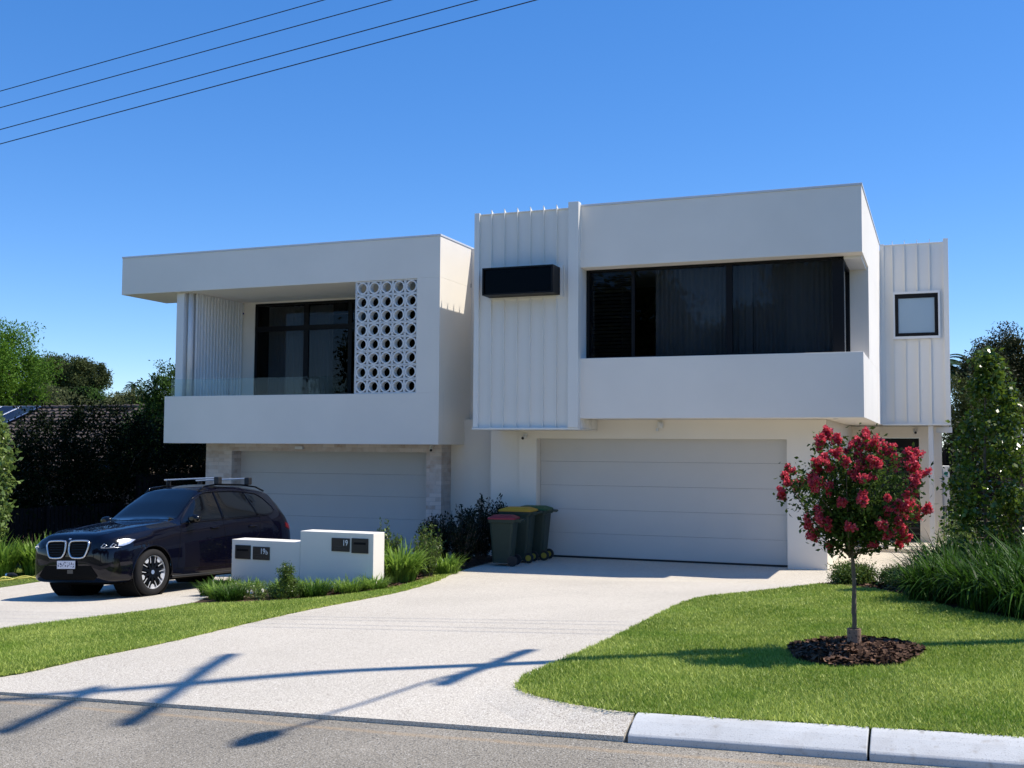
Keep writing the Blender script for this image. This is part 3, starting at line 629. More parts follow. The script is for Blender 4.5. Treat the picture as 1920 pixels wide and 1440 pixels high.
def tree(name, label, cat, base, h, r, ncl, per, size, m, seed, group=None, trunk_r=.15, cz=None, limbs=5, spread=None, tm='trunk', **kw):
    bx_, by_, bz_ = base; t = thing(name, label, cat, base, group=group); rs = random.Random(seed)
    cz = cz if cz is not None else bz_+h-r[2]
    tr = MB(); top = Vector((bx_, by_, cz))
    mid = Vector((bx_+rs.uniform(-.1, .1)*h*.2, by_, bz_+(cz-bz_)*.5))
    tr.tube([(bx_, by_, bz_-.1), mid, top], [trunk_r*1.15, trunk_r*.85, trunk_r*.6], 8)
    for k in range(limbs):
        a = k*2.4+rs.random(); e = top+Vector((math.cos(a)*r[0]*.7, math.sin(a)*r[1]*.7, rs.uniform(.0, .65)*r[2]))
        s0 = mid.lerp(top, rs.uniform(.2, .95)); tr.tube([s0, s0.lerp(e, .5)+Vector((0, 0, .06*h)), e], [trunk_r*.5, trunk_r*.3, trunk_r*.1], 6)
    tr.build('trunk', M[tm], t, smooth=True)
    crown('crown', (bx_, by_, cz), r, ncl, per, size, seed, m, t, spread, **kw)
    return t
def shrub(name, label, cat, base, r, ncl, per, size, m, seed, group=None, spread=None, stems=5, flowers=0, **kw):
    x, y, z = base; t = thing(name, label, cat, base, group=group); rs = random.Random(seed); st = MB()
    for k in range(stems):
        a = k*2.1+rs.random(); st.tube([(x+.03*math.cos(a), y+.03*math.sin(a), z-.03), (x+r[0]*.35*math.cos(a), y+r[1]*.35*math.sin(a), z+r[2]*.8), (x+r[0]*.6*math.cos(a), y+r[1]*.6*math.sin(a), z+r[2]*1.6)], [.012, .008, .004], 5)
    st.build('stem', M['trunk'], t)
    crown('foliage', (x, y, z+r[2]*1.0), r, ncl, per, size, seed, m, t, spread, **kw)
    for k in range(flowers):
        a = rs.random()*6.28; q = np.array([x+r[0]*.9*math.cos(a), y-abs(r[1]*.9*math.sin(a)), z+r[2]*rs.uniform(.7, 1.8)])
        P = np.repeat(q[None], 14, 0); leafmesh('flower', P, .03, seed+k, M['f_petal'], t, aspect=.8)
    return t
def strap(name, label, cat, base, rad, h, n, wd, m, seed, group=None, arch=.8, seg=6, ell=(1, 1), upright=.5):
    rs = np.random.RandomState(seed); t = thing(name, label, cat, base, group=group)
    a = rs.rand(n)*2*np.pi; rr = rad*np.sqrt(rs.rand(n))*.75
    b0_ = np.c_[np.cos(a)*rr*ell[0], np.sin(a)*rr*ell[1], np.zeros(n)]
    da = a+rs.randn(n)*.7; H = h*rs.uniform(.6, 1.1, n); out = H*arch*rs.uniform(.15, 1.0, n)
    s_ = np.linspace(0, 1, seg+1)
    V = []; 
    side = np.c_[-np.sin(da), np.cos(da), np.zeros(n)]; dr = np.c_[np.cos(da), np.sin(da), np.zeros(n)]
    fall = rs.uniform(.15, .9, n)*(1-upright)*1.6
    for k in s_:
        zc = H*(k*1.15-fall*k**2.6*.9); c_ = b0_+dr*(out*(k**1.5))[:, None]; c_[:, 2] += zc
        wk = wd*rs.uniform(.95, 1.05)*(1-k**2.5)*(.6+.6*min(1, k*3)); 
        V.append(np.stack([c_+side*wk*.5, c_-side*wk*.5], 1))
    V = np.stack(V, 1)                                    # n, seg+1, 2, 3
    ids = np.arange(n*(seg+1)*2).reshape(n, seg+1, 2)
    Fs = np.stack([ids[:, :-1, 0], ids[:, :-1, 1], ids[:, 1:, 1], ids[:, 1:, 0]], -1).reshape(-1, 4)
    tint = np.repeat(rs.beta(2, 2, n), (seg+1)*2)
    o = link('leaves', npmesh('leaves', V.reshape(-1, 3), Fs, tint), m, t, True)
    return t

# ---- the red flowering tree
ft = thing('flowering_tree', 'small tree covered in crimson flower heads in the front lawn mulch ring', 'tree', (TX, TY, g(TX, TY)))
zf_ = at(1603, 1040, TY)
trp = MB().tube([(TX, TY, g(TX, TY)-.05), (TX+.004, TY, .33), (TX, TY, .36), (TX+.006, TY, .6), (TX-.006, TY, .82), (TX-.03, TY, .98)], [.022, .018, .021, .016, .015, .012], 10)
trp.build('trunk', M['trunk'], ft, smooth=True)
HEADS = [(455, 225, 45), (400, 265, 40), (515, 245, 35), (395, 310, 35), (165, 480, 35), (130, 530, 30), (145, 570, 30), (105, 660, 45), (350, 525, 40), (380, 480, 30), (415, 405, 35), (350, 430, 22), (270, 570, 35), (400, 590, 45), (455, 620, 40), (350, 610, 40), (215, 600, 35), (650, 290, 50), (670, 350, 40), (590, 345, 22), (745, 225, 35), (735, 280, 45), (800, 295, 35), (865, 325, 45), (920, 370, 45), (1055, 365, 50), (785, 415, 40), (830, 440, 30), (725, 420, 30), (920, 460, 60), (1090, 440, 70), (1150, 510, 50), (1100, 570, 50), (680, 465, 40), (550, 470, 30), (465, 470, 30), (585, 420, 22), (660, 530, 35), (720, 560, 35), (600, 600, 35), (700, 700, 50), (560, 725, 32), (375, 810, 50), (465, 825, 40), (440, 890, 35), (310, 890, 45), (335, 965, 45), (550, 800, 40), (1045, 660, 22), (1040, 760, 40), (1100, 810, 45), (1180, 780, 32), (960, 760, 35), (900, 790, 30), (720, 850, 55), (640, 870, 40), (850, 890, 35), (980, 870, 25), (895, 960, 40), (990, 935, 35), (1020, 985, 40), (985, 1035, 35), (790, 1045, 28), (640, 1000, 22), (460, 1045, 18), (470, 1085, 14), (780, 540, 25), (900, 690, 20), (520, 360, 28), (600, 900, 35)]
rs = np.random.RandomState(11); hp = []
ctr = at(1600, 915, TY)
for u_, v_, r_ in HEADS:
    p = at(1440+u_/4, 760+v_/4, TY); rho = min(1, math.hypot((p[0]-ctr[0])/.62, (p[2]-ctr[2])/.52))
    dy = (-1 if rs.rand() < .75 else .9)*.55*math.sqrt(max(0, 1-rho**2))*rs.uniform(.7, 1)
    p = at(1440+u_/4, 760+v_/4, TY+dy); hp.append((p, r_/4/210*rs.uniform(.68, .92)))
for k in range(6):           # heads on the far side of the crown
    a = rs.rand()*math.pi; e = rs.uniform(-.8, 1); q = math.sqrt(max(0, 1-e*e))
    hp.append((ctr+np.array([.55*math.cos(a)*q, .2+.42*math.sin(a)*q, .44*e]), rs.uniform(.03, .06)))
fork = np.array([TX-.03, TY, .80]); brm = MB(); lp_ = []
for k, (p, r_) in enumerate(hp):
    d = p-fork; 
    if k % 3 == 0 or r_ > .055:
        f0 = fork+np.array([0, 0, .18*rs.rand()]); md = f0+d*.5+np.array([d[0]*.08, d[1]*.08, -.04]); brm.tube([f0, md, p], [.011, .006, .0025], 6, caps=False)
    nl = 115
    s_ = rs.uniform(.30, .93, nl)[:, None]; lp_.append(fork+np.array([0, 0, .08])+d*s_+np.clip(rs.randn(nl, 3), -1.4, 1.4)*(.055+.02*s_))
    lp_.append(p+rs.randn(12, 3)*r_*.8+[0, 0, -r_*.9])
brm.build('branch', M['trunk'], ft, smooth=True)
leafmesh('crown', np.concatenate(lp_), .042, 12, M['f_myrtle'], ft, aspect=.55)
Pf = []; 
fp, ft_t = [], []
for p, r_ in hp:
    n = int(150+r_*5200); d = rs.randn(n, 3); d /= np.linalg.norm(d, axis=1)[:, None]; ax = (p-fork)/np.linalg.norm(p-fork)*.5+np.array([0, 0, .6])
    sub = rs.randn(9, 3)*.45; base = sub[rs.randint(0, 9, n)]*r_
    q = p+base+d*(r_*.42*rs.uniform(.6, 1.05, n))[:, None]; q += ax[None]*((q-p)@ax)[:, None]*.3
    fp.append(q)
leafmesh('flower_heads', np.concatenate(fp), .021, 13, M['f_flower'], ft, aspect=.95, fold=1.0)
gz = g(TX, TY)
MB().ring((TX, TY), .046, .056, gz-.05, gz+.215, 'z', 24).build('trunk_guard', M['collar'], ft, smooth=False)

# ---- right side planting
shrub('round_shrub', 'larger round clipped shrub between the white pier and the flowering tree', 'shrub', (-1.16, 16.0, g(-1.2, 16.0)), (.27, .26, .13), 190, 70, .03, M['f_garden'], 21, spread=.06, aspect=.5)
shrub('round_shrub', 'smaller round clipped shrub right of the flowering tree trunk, against the strappy clump', 'shrub', (-.58, 15.75, g(-.6, 15.7)), (.20, .2, .11), 110, 60, .03, M['f_garden'], 22, spread=.05, aspect=.5)
SP = [(-.02, 14.9, .55, .62), (.15, 15.6, .6, .75), (.25, 14.0, .7, .72), (.55, 13.0, .7, .72), (.75, 14.8, .7, .8), (.95, 12.2, .72, .68), (1.2, 13.6, .7, .8), (1.45, 12.4, .7, .7), (1.6, 14.9, .7, .8), (-.1, 13.75, .5, .5)]
SPL = ['leftmost dark strappy clump, its blades reaching over the smaller round shrub', 'strappy clump behind the others, below the downpipe of the porch', 'strappy clump in the middle of the right-hand bed', 'strappy clump at the front of the right-hand bed, over the lawn edge', 'strappy clump at the foot of the tall glossy tree', 'nearest strappy clump at the right edge of the photo, over the lawn', 'strappy clump at the right edge of the photo, second from the front', 'strappy clump at the far right partly outside the photo', 'strappy clump behind, at the far right below the neighbouring carport', 'low strappy clump at the left front corner of the right-hand bed']
for i, (x, y, r_, h_) in enumerate(SP):
    strap('strappy_clump', SPL[i], 'grass clump', (x, y, gb(x, y)), r_*.75, h_*1.08, 700, .021, M['f_strap'], 30+i, group='strappy clumps in the right-hand bed', arch=1.0, upright=.08)
# tall glossy tree at the right
gt = thing('glossy_tree', 'tall narrow tree with glossy green leaves right of the white utility box', 'tree', (.55, 15.6, .1))
MB().tube([(.55, 15.6, 0), (.53, 15.6, 1.2), (.56, 15.6, 2.4)], [.03, .022, .01], 8).build('trunk', M['trunk'], gt)
rs = np.random.RandomState(41); PP = []
for k in range(190):
    zz = rs.uniform(.3, 2.95); hw = np.interp(zz, [.2, .6, 1.5, 2.1, 2.6, 2.95], [.36, .42, .43, .30, .19, .06]); a = rs.rand()*6.28; q = hw*(.45+.6*rs.rand()**.6)
    PP.append(np.array([.57+q*math.cos(a)+.08*(zz-1.5)*.5, 15.6+q*math.sin(a), zz])+rs.randn(42, 3)*.065)
leafmesh('crown', np.concatenate(PP), .068, 42, M['f_pear'], gt, aspect=.62, droop=.5)
shrub('light_shrub', 'lime green young shrub at the corner under the white utility box', 'shrub', (.22, 19.5, g(.2, 19.5)), (.28, .3, .55), 60, 40, .06, M['f_pearlit'], 44, spread=.1)
# dark slatted fence on the right boundary, neighbour's wall behind
def slat_fence(x0, y0, x1, y1, z0f, h, label, seed, horizontal=False, group=None):
    t = thing('slat_fence', label, 'fence', (x0, y0, z0f(x0, y0)), group=group); a = Vector((x0, y0, 0)); b = Vector((x1, y1, 0)); L = (b-a).length; u = (b-a)/L; nrm = Vector((-u.y, u.x, 0))
    m_ = MB(); pz = MB(); n = int(L/.13)
    def slab(mm, s0, s1, d0, d1, za, zb):
        p = [a+u*s0+nrm*d0, a+u*s1+nrm*d0, a+u*s1+nrm*d1, a+u*s0+nrm*d1]
        mm.add([(q.x, q.y, za) for q in p]+[(q.x, q.y, zb) for q in p], [(0, 3, 2, 1), (4, 5, 6, 7), (0, 1, 5, 4), (1, 2, 6, 5), (2, 3, 7, 6), (3, 0, 4, 7)])
    zz = z0f(x0, y0)
    if horizontal:
        for k in range(int(h/.1)): slab(m_, 0, L, 0, .02, zz+k*.1, zz+k*.1+.085)
    else:
        for k in range(n): slab(m_, k*.13, k*.13+.1, 0, .02, zz-.1, zz+h)
    m_.build('slats', M['fence'], t)
    for k in range(int(L/2.4)+1): pz = MB(); slab(pz, min(L, k*2.4), min(L, k*2.4)+.08, -.08, 0, zz-.2, zz+h+.02); pz.build('post', M['fence'], t)
    return t
M['fence'] = mat('charcoal_fence', (.009, .008, .009), .8, spec=.15)
slat_fence(1.35, 15.8, 1.35, 30, g, 1.75, 'charcoal horizontal slat fence behind the tall glossy tree on the right boundary', 1, True)
slat_fence(.05, 29, 1.34, 29, lambda x, y: -.5, 2.2, 'charcoal slatted side gate beside the white utility box', 1, True)
nb = thing('carport', 'grey neighbouring carport with a pale sloping bargeboard at the right edge', 'carport', (1.9, 20, 0))
MB().box(1.62, 6, 21, 29, -.3, 1.5).build('wall', mat('grey_wall', (.07, .07, .075), .8), nb)
M['barge'] = mat('pale_blue_grey_paint', (.42, .45, .52), .6)
MB().prism([(1.28+.15, 2.0), (1.36+.15, 2.0), (1.62+.15, .9), (1.54+.15, .9)], 20.6, 20.9, 'y').build('bargeboard', M['barge'], nb)
MB().prism([(1.5, 2.0), (6, 2.6), (6, 2.7), (1.5, 2.1)], 20.9, 29, 'y').build('roof', M['barge'], nb)
# distant trees on the right
tree('dark_gum_tree', 'dark rounded gum tree against the sky at the right edge', 'tree', (3.0, 50, -2), 8.7, (1.75, 2.0, 1.9), 110, 420, .12, M['f_dgum'], 51, trunk_r=.25, spread=.30)
tree('dark_gum_tree', 'lower left dome of dark gum foliage beside the palm fronds', 'tree', (1.75, 47, -2), 7.55, (.75, 1.2, .9), 50, 380, .11, M['f_dgum'], 52, trunk_r=.2, spread=.19)
tree('olive_tree', 'dull olive bushy tree directly right of the white house corner', 'tree', (.72, 34, -1), 4.85, (.62, 1.2, 1.9), 120, 220, .09, M['f_dolive'], 53, trunk_r=.12, spread=.15, cz=1.95)
tree('olive_tree', 'green bushy tree behind the top of the tall glossy tree', 'tree', (2.0, 33, -1), 4.4, (.85, 1.0, 1.6), 90, 190, .09, M['f_dolive'], 54, trunk_r=.12, spread=.17, cz=1.6)
def palm(label, base, h, r_, n, seed, tr=.25, m='f_palm'):
    t = thing('palm_tree', label, 'palm tree', base); x, y, z = base; rs = np.random.RandomState(seed)
    MB().tube([(x, y, z), (x, y, z+h*.5), (x, y, z+h)], [tr, tr*.8, tr*.8], 8).build('trunk', M['trunk'], t)
    P, U = [], []
    for k in range(n):
        a = k*2.399; e = rs.uniform(-.35, 1.15); top = Vector((x, y, z+h))
        path = [top+Vector((math.cos(a)*math.cos(e)*r_*s, math.sin(a)*math.cos(e)*r_*s, math.sin(e)*r_*s-.55*r_*s*s)) for s in np.linspace(0, 1, 12)]
        for i in range(1, 12):
            p0, p1 = path[i-1], path[i]; tdir = (p1-p0).normalized(); sd = tdir.cross(Vector((0, 0, 1))).normalized()
            for f_ in np.linspace(0, 1, 5)[:-1]:
                for sg in (-1, 1):
                    P.append(p0.lerp(p1, f_)); U.append((tdir*.6+sd*sg+Vector((0, 0, -.25))).normalized()*r_*.20)
    P = np.array([tuple(q) for q in P]); U = np.array([tuple(q) for q in U]); nn = len(P); sd = np.cross(U, [0, 0, 1.]); sd /= np.linalg.norm(sd, axis=1)[:, None]; wv = r_*.018
    V = np.stack([P-sd*wv, P+sd*wv, P+U], 1).reshape(-1, 3)-np.array(base)
    link('fronds', npmesh('fronds', V, np.arange(3*nn).reshape(-1, 3), np.repeat(rs.beta(2, 2, nn), 3)), M[m], t)
palm('palm tree whose blue-green fronds poke out behind the white house corner', (-.15, 60, -2), 8.1, 2.1, 56, 61, .3)
palm('tiny distant palm tree on the skyline left of the white houses', (-60.3, 70, -3), 9.5, .85, 40, 62, .2)
# ---- left background
tree('feathery_tree', 'bright green feathery tree cut by the left edge of the photo', 'tree', (-38.3, 35, -1.5), 8.0, (2.55, 2.3, 2.2), 260, 230, .13, M['f_jac'], 71, trunk_r=.25, spread=.30, cz=4.4, aspect=.4, droop=.3)
tree('gum_tree', 'tall grey-green gum tree on the skyline, left crown', 'tree', (-58.4, 60, -2), 9.8, (1.8, 1.8, 1.2), 120, 260, .15, M['f_gum'], 72, trunk_r=.25, spread=.26)
tree('gum_tree', 'grey-green gum tree on the skyline, right crown with a knobbly top', 'tree', (-56.0, 60, -2), 9.6, (1.4, 1.6, 1.2), 90, 260, .15, M['f_gum'], 73, trunk_r=.25, spread=.22)
tree('gum_tree', 'lower right shoulder of the skyline gum trees', 'tree', (-54.3, 58, -2), 7.4, (1.6, 1.6, 1.2), 90, 240, .14, M['f_green'], 74, trunk_r=.2, spread=.24)
oc = [(-50.6, 50, 2.4, 1.6), (-48.6, 50, 2.3, 1.5), (-46.6, 49, 2.0, 1.5), (-44.6, 50, 1.7, 1.2), (-42.9, 50, 2.0, 1.3), (-41.2, 48, 1.9, 1.3), (-52.8, 49, 2.5, 1.6), (-39.8, 46, 1.9, 1.3)]
OL = ['pale olive tree behind the solar panels', 'pale olive tree with thin white limbs above the roof ridge', 'pale olive tree behind the middle of the tiled roof ridge', 'low pale tree at the dip of the skyline', 'pale bushy tree below the tiny palm', 'olive tree behind the right end of the tiled roof', 'brownish tree next to the feathery tree', 'olive tree behind the bushy tree beside the balcony']
for i, (x, y, z, r_) in enumerate(oc): tree('olive_tree', OL[i], 'tree', (x, y, -2), z+r_+2+1.3, (r_*1.1, r_, r_*.85), 90, 200, .12, M['f_pale'], 80+i, group='pale trees behind the tiled roof', trunk_r=.15, spread=.22, cz=z+1.35)
tree('bushy_tree', 'dark green bushy tree rising beside the left end of the balcony', 'tree', (-22.75, 28, -1.2), 5.4, (.75, .9, 1.4), 100, 170, .10, M['f_green'], 91, trunk_r=.1, spread=.15, cz=2.65)
tree('bushy_tree', 'shorter green bushy tree left of the one beside the balcony', 'tree', (-23.9, 28.3, -1.2), 4.2, (.65, .9, 1.1), 80, 150, .10, M['f_green'], 92, trunk_r=.1, spread=.14, cz=1.9)
# neighbour's tiled roof with solar panels
nh = thing('neighbouring_house', 'neighbouring house with brown tiled roof and solar panels behind the dark hedge', 'house', (-32, 33, -1.5))
MB().box(-44, -24.4, 28.5, 38, -1.6, 1.0).build('wall', mat('tan_brick', (.18, .13, .1), .9), nh)
tl = MB(); nrow = 16
for k in range(nrow):
    y0_, y1_ = 27.6+k*(33-27.6)/nrow, 27.6+(k+1)*(33-27.6)/nrow; z0_, z1_ = .95+k*(3.12-.95)/nrow, .95+(k+1)*(3.12-.95)/nrow
    n = 62; xs_ = np.linspace(-44, -24, n*4); wv = .028*np.cos(np.arange(n*4)*math.pi/2)
    vs = [(x, y0_, z0_+.06+q) for x, q in zip(xs_, wv)]+[(x, y1_+.03, z1_+.005+q*.6) for x, q in zip(xs_, wv)]+[(x, y0_, z0_-.01) for x in xs_]
    K = n*4; tl.add(vs, [(i, i+1, K+i+1, K+i) for i in range(K-1)]+[(2*K+i, 2*K+i+1, i+1, i) for i in range(K-1)])
tl.add([(-44, 33, 3.1), (-24, 33, 3.1), (-24, 39, .95), (-44, 39, .95)], [(0, 1, 2, 3)])
rf = tl.build('roof', M['rtile'], nh)
rc = MB()
for i in range(50): rc.tube([(-44+i*.4, 33, 3.17), (-44+i*.4+.41, 33, 3.15)], [.09, .075], 8)
rc.build('ridge_tiles', M['rtile'], nh)
def slope(x, t, up): return (x, 27.6+t*5.4, .95+t*2.17+up)
sn = 0
for i in range(4):
    for j in range(2):
        x0_ = -36.9+i*1.05; t0 = .45+j*.26
        p = [slope(x0_, t0, .16), slope(x0_+1.0, t0, .16), slope(x0_+1.0, t0+.26, .16), slope(x0_, t0+.26, .16)]
        o = MB().add(p+[(a, b, c-.04) for a, b, c in p], [(0, 1, 2, 3), (4, 7, 6, 5), (0, 4, 5, 1), (1, 5, 6, 2), (2, 6, 7, 3), (3, 7, 4, 0)]).build('solar_panel', M['solar'], nh)
        e = MB()
        for a, b in ((0, 1), (1, 2), (2, 3), (3, 0)): e.tube([tuple(Vector(p[a])+Vector((0, 0, .003))), tuple(Vector(p[b])+Vector((0, 0, .003)))], .011, 4)
        e.build('panel_frame', M['alu'], o)
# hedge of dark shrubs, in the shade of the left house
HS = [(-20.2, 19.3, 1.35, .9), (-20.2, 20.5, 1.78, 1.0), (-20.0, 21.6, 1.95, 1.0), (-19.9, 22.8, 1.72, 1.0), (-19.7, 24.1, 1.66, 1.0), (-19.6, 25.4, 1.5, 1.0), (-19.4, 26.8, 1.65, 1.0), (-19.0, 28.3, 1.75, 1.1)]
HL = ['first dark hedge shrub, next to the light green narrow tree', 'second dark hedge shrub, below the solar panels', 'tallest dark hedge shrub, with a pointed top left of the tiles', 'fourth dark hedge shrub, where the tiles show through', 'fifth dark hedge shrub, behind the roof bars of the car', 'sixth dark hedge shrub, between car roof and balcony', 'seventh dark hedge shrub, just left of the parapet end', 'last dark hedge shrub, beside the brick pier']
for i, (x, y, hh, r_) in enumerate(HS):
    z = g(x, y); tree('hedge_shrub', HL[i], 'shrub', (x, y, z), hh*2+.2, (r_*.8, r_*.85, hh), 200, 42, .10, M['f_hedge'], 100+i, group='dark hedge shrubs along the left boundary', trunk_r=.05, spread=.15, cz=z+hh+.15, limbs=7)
slat_fence(-19.45, 17.3, -19.45, 22.4, lambda x, y: -1.05, 1.3, 'lower dark slat fence in front of the hedge, left of the car', 2)
slat_fence(-19.2, 22.5, -19.2, 30, lambda x, y: -1.0, 1.95, 'taller dark slat fence behind the car roof', 3)
nt_ = thing('narrow_tree', 'narrow light green glossy tree at the left edge, standing in the sun', 'tree', (-18.95, 17.65, -1.05))
MB().tube([(-18.95, 17.65, -1.1), (-18.95, 17.65, .5), (-18.95, 17.65, 2.0)], [.05, .04, .02], 8).build('trunk', M['trunk'], nt_)
rs = np.random.RandomState(121); PP = []
for k in range(150):
    zz = rs.uniform(-.35, 2.25); hw = np.interp(zz, [-.35, .3, 1.6, 2.25], [.32, .47, .46, .12]); a = rs.rand()*6.28; q = hw*(.5+.5*rs.rand())
    PP.append(np.array([-19.02+q*math.cos(a), 17.65+q*math.sin(a), zz])+rs.randn(32, 3)*.09)
leafmesh('crown', np.concatenate(PP), .10, 122, M['f_pearlit'], nt_, aspect=.62, droop=.5)
for i, (x, y, lb) in enumerate([(-18.5, 16.55, 'bright green strappy clump at the left edge of the photo'), (-17.9, 16.95, 'bright green strappy clump between the left edge and the car, middle one'), (-17.35, 17.5, 'bright green strappy clump closest to the car nose'), (-18.5, 17.3, 'bright green strappy clump at the back, under the narrow light green tree'), (-19.2, 16.7, 'bright green strappy clump half outside the left edge')]):
    strap('strappy_clump', lb, 'grass clump', (x, y, gb(x, y)), .42, .82, 420, .034, M['f_straplight'], 130+i, group='bright strappy clumps left of the car', arch=.7, upright=.5)
# ---- bed between the driveways
def gbz(x, y): return (x, y, gb(x, y))
strap('strappy_clump', 'tall light strappy clump right behind the end of the taller letterbox wall', 'grass clump', gbz(-8.28, 16.1), .30, .72, 420, .028, M['f_straplight'], 140, arch=.9, upright=.35)
strap('strappy_clump', 'small tufty clump at the driveway edge in front of the dark shrubs', 'grass clump', gbz(-8.15, 17.55), .3, .40, 320, .02, M['f_straplight'], 141, arch=.8, upright=.4)
GS = [(-8.22, 16.95, .26, .44, 'leafy upright shrub with a red new shoot, in front of the garage pier'), (-9.2, 17.3, .28, .50, 'leafy shrub whose tips show just above the taller letterbox wall'), (-8.75, 18.0, .30, .46, 'leafy shrub with glossy tips between letterbox wall and dark shrubs'), (-8.75, 16.6, .22, .42, 'slim leafy shrub with a white flower behind the letterbox wall')]
def upright_shrub(label, x, y, r_, h_, m, seed, name='leafy_shrub', group=None, n=26, size=.06, flowers=0):
    t = thing(name, label, 'shrub', gbz(x, y), group=group); rs = np.random.RandomState(seed); st = MB(); P = []; z = gb(x, y)
    for k in range(n):
        a = rs.rand()*6.28; q = r_*math.sqrt(rs.rand()); hh = 2*h_*rs.uniform(.6, 1.05)*(1-.25*q/r_); tip = np.array([x+q*math.cos(a)*1.1, y+q*math.sin(a)*1.1, z+hh]); b_ = np.array([x+q*.3*math.cos(a), y+q*.3*math.sin(a), z])
        st.tube([tuple(b_), tuple((b_+tip)/2+[0, 0, .03]), tuple(tip)], [.007, .005, .002], 4, caps=False)
        s_ = rs.uniform(.15, 1.03, 46)[:, None]; P.append(b_+(tip-b_)*s_+rs.randn(46, 3)*.022)
    st.build('stem', M['trunk'], t); P = np.concatenate(P); leafmesh('foliage', P, size, seed, m, t, aspect=.42, outward=np.tile([0, 0, .7], (len(P), 1)))
    for k in range(flowers):
        q = np.array([x+rs.uniform(-.8, .8)*r_, y-r_*.8, z+rs.uniform(.8, 1.5)*h_]); leafmesh('flower', q+rs.randn(30, 3)*.01, .035, seed+k, M['f_petal'], t, aspect=.9)
    return t
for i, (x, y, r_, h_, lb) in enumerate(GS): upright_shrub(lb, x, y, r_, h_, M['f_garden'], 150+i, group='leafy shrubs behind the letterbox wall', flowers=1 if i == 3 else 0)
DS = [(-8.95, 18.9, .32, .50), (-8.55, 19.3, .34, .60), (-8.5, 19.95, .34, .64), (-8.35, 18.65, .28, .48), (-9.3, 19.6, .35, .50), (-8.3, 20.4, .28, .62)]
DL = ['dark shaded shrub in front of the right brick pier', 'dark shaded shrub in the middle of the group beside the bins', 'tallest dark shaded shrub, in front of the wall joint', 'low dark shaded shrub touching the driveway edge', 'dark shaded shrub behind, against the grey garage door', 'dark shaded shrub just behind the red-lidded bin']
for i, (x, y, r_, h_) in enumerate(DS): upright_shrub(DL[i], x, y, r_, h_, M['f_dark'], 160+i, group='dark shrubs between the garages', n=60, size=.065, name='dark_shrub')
# in front of the letterbox walls
FS = [(-10.35, 13.9, 'low grassy tuft at the left end of the letterbox bed'), (-10.0, 14.3, 'grassy tuft under the letterbox flap of 19b'), (-9.9, 13.5, 'front grassy tuft left of the two-tiered shrub'), (-9.55, 13.2, 'small grassy tuft at the lawn edge left of the two-tiered shrub'), (-9.0, 13.75, 'grassy tuft right of the two-tiered shrub'), (-8.75, 14.25, 'grassy tuft below the middle of the taller letterbox wall'), (-8.5, 13.75, 'wide grassy tuft at the lawn edge below number 19'), (-8.3, 14.4, 'grassy tuft at the right corner of the taller letterbox wall'), (-8.1, 14.85, 'small grassy tuft beside the sunlit end of the letterbox wall'), (-10.6, 14.5, 'grassy tuft at the left corner of the 19b wall'), (-9.3, 14.4, 'grassy tuft against the joint of the two letterbox walls')]
for i, (x, y, lb) in enumerate(FS): strap('grass_tuft', lb, 'grass clump', gbz(x, y), .26, .26, 380, .011, M['f_straplight'] if i % 3 else M['f_strap'], 170+i, group='grassy tufts in front of the letterbox walls', arch=1.1, upright=.4, seg=5)
q_ = at(535, 1125, 13.4); SX_, SY_ = float(q_[0]), 13.4; bz = gb(SX_, SY_)
ts = thing('two_tiered_shrub', 'small dark two-tiered shrub standing in front of the 19b letterbox wall', 'shrub', (SX_, SY_, bz))
MB().tube([(SX_, SY_, bz-.02), (SX_, SY_, bz+.42)], [.012, .008], 6).build('stem', M['trunk'], ts)
for k, (dx_, dz_, r_, n_) in enumerate([(0, .14, (.24, .2, .13), 80), (.03, .29, (.12, .12, .07), 34), (.0, .42, (.10, .10, .075), 34)]): crown('foliage', (SX_+dx_, SY_, bz+dz_), r_, n_, 30, .028, 190+k, M['f_garden'], ts, .025, aspect=.5)
for i, (x, y, lb) in enumerate([(-9.75, 13.55, 'low pale-tipped groundcover shrub left of the two-tiered shrub'), (-9.25, 13.5, 'low flowering groundcover shrub right of the two-tiered shrub')]):
    shrub('low_shrub', lb, 'shrub', gbz(x, y), (.26, .2, .10), 60, 28, .03, M['f_pearlit'], 200+i, spread=.04, flowers=3)

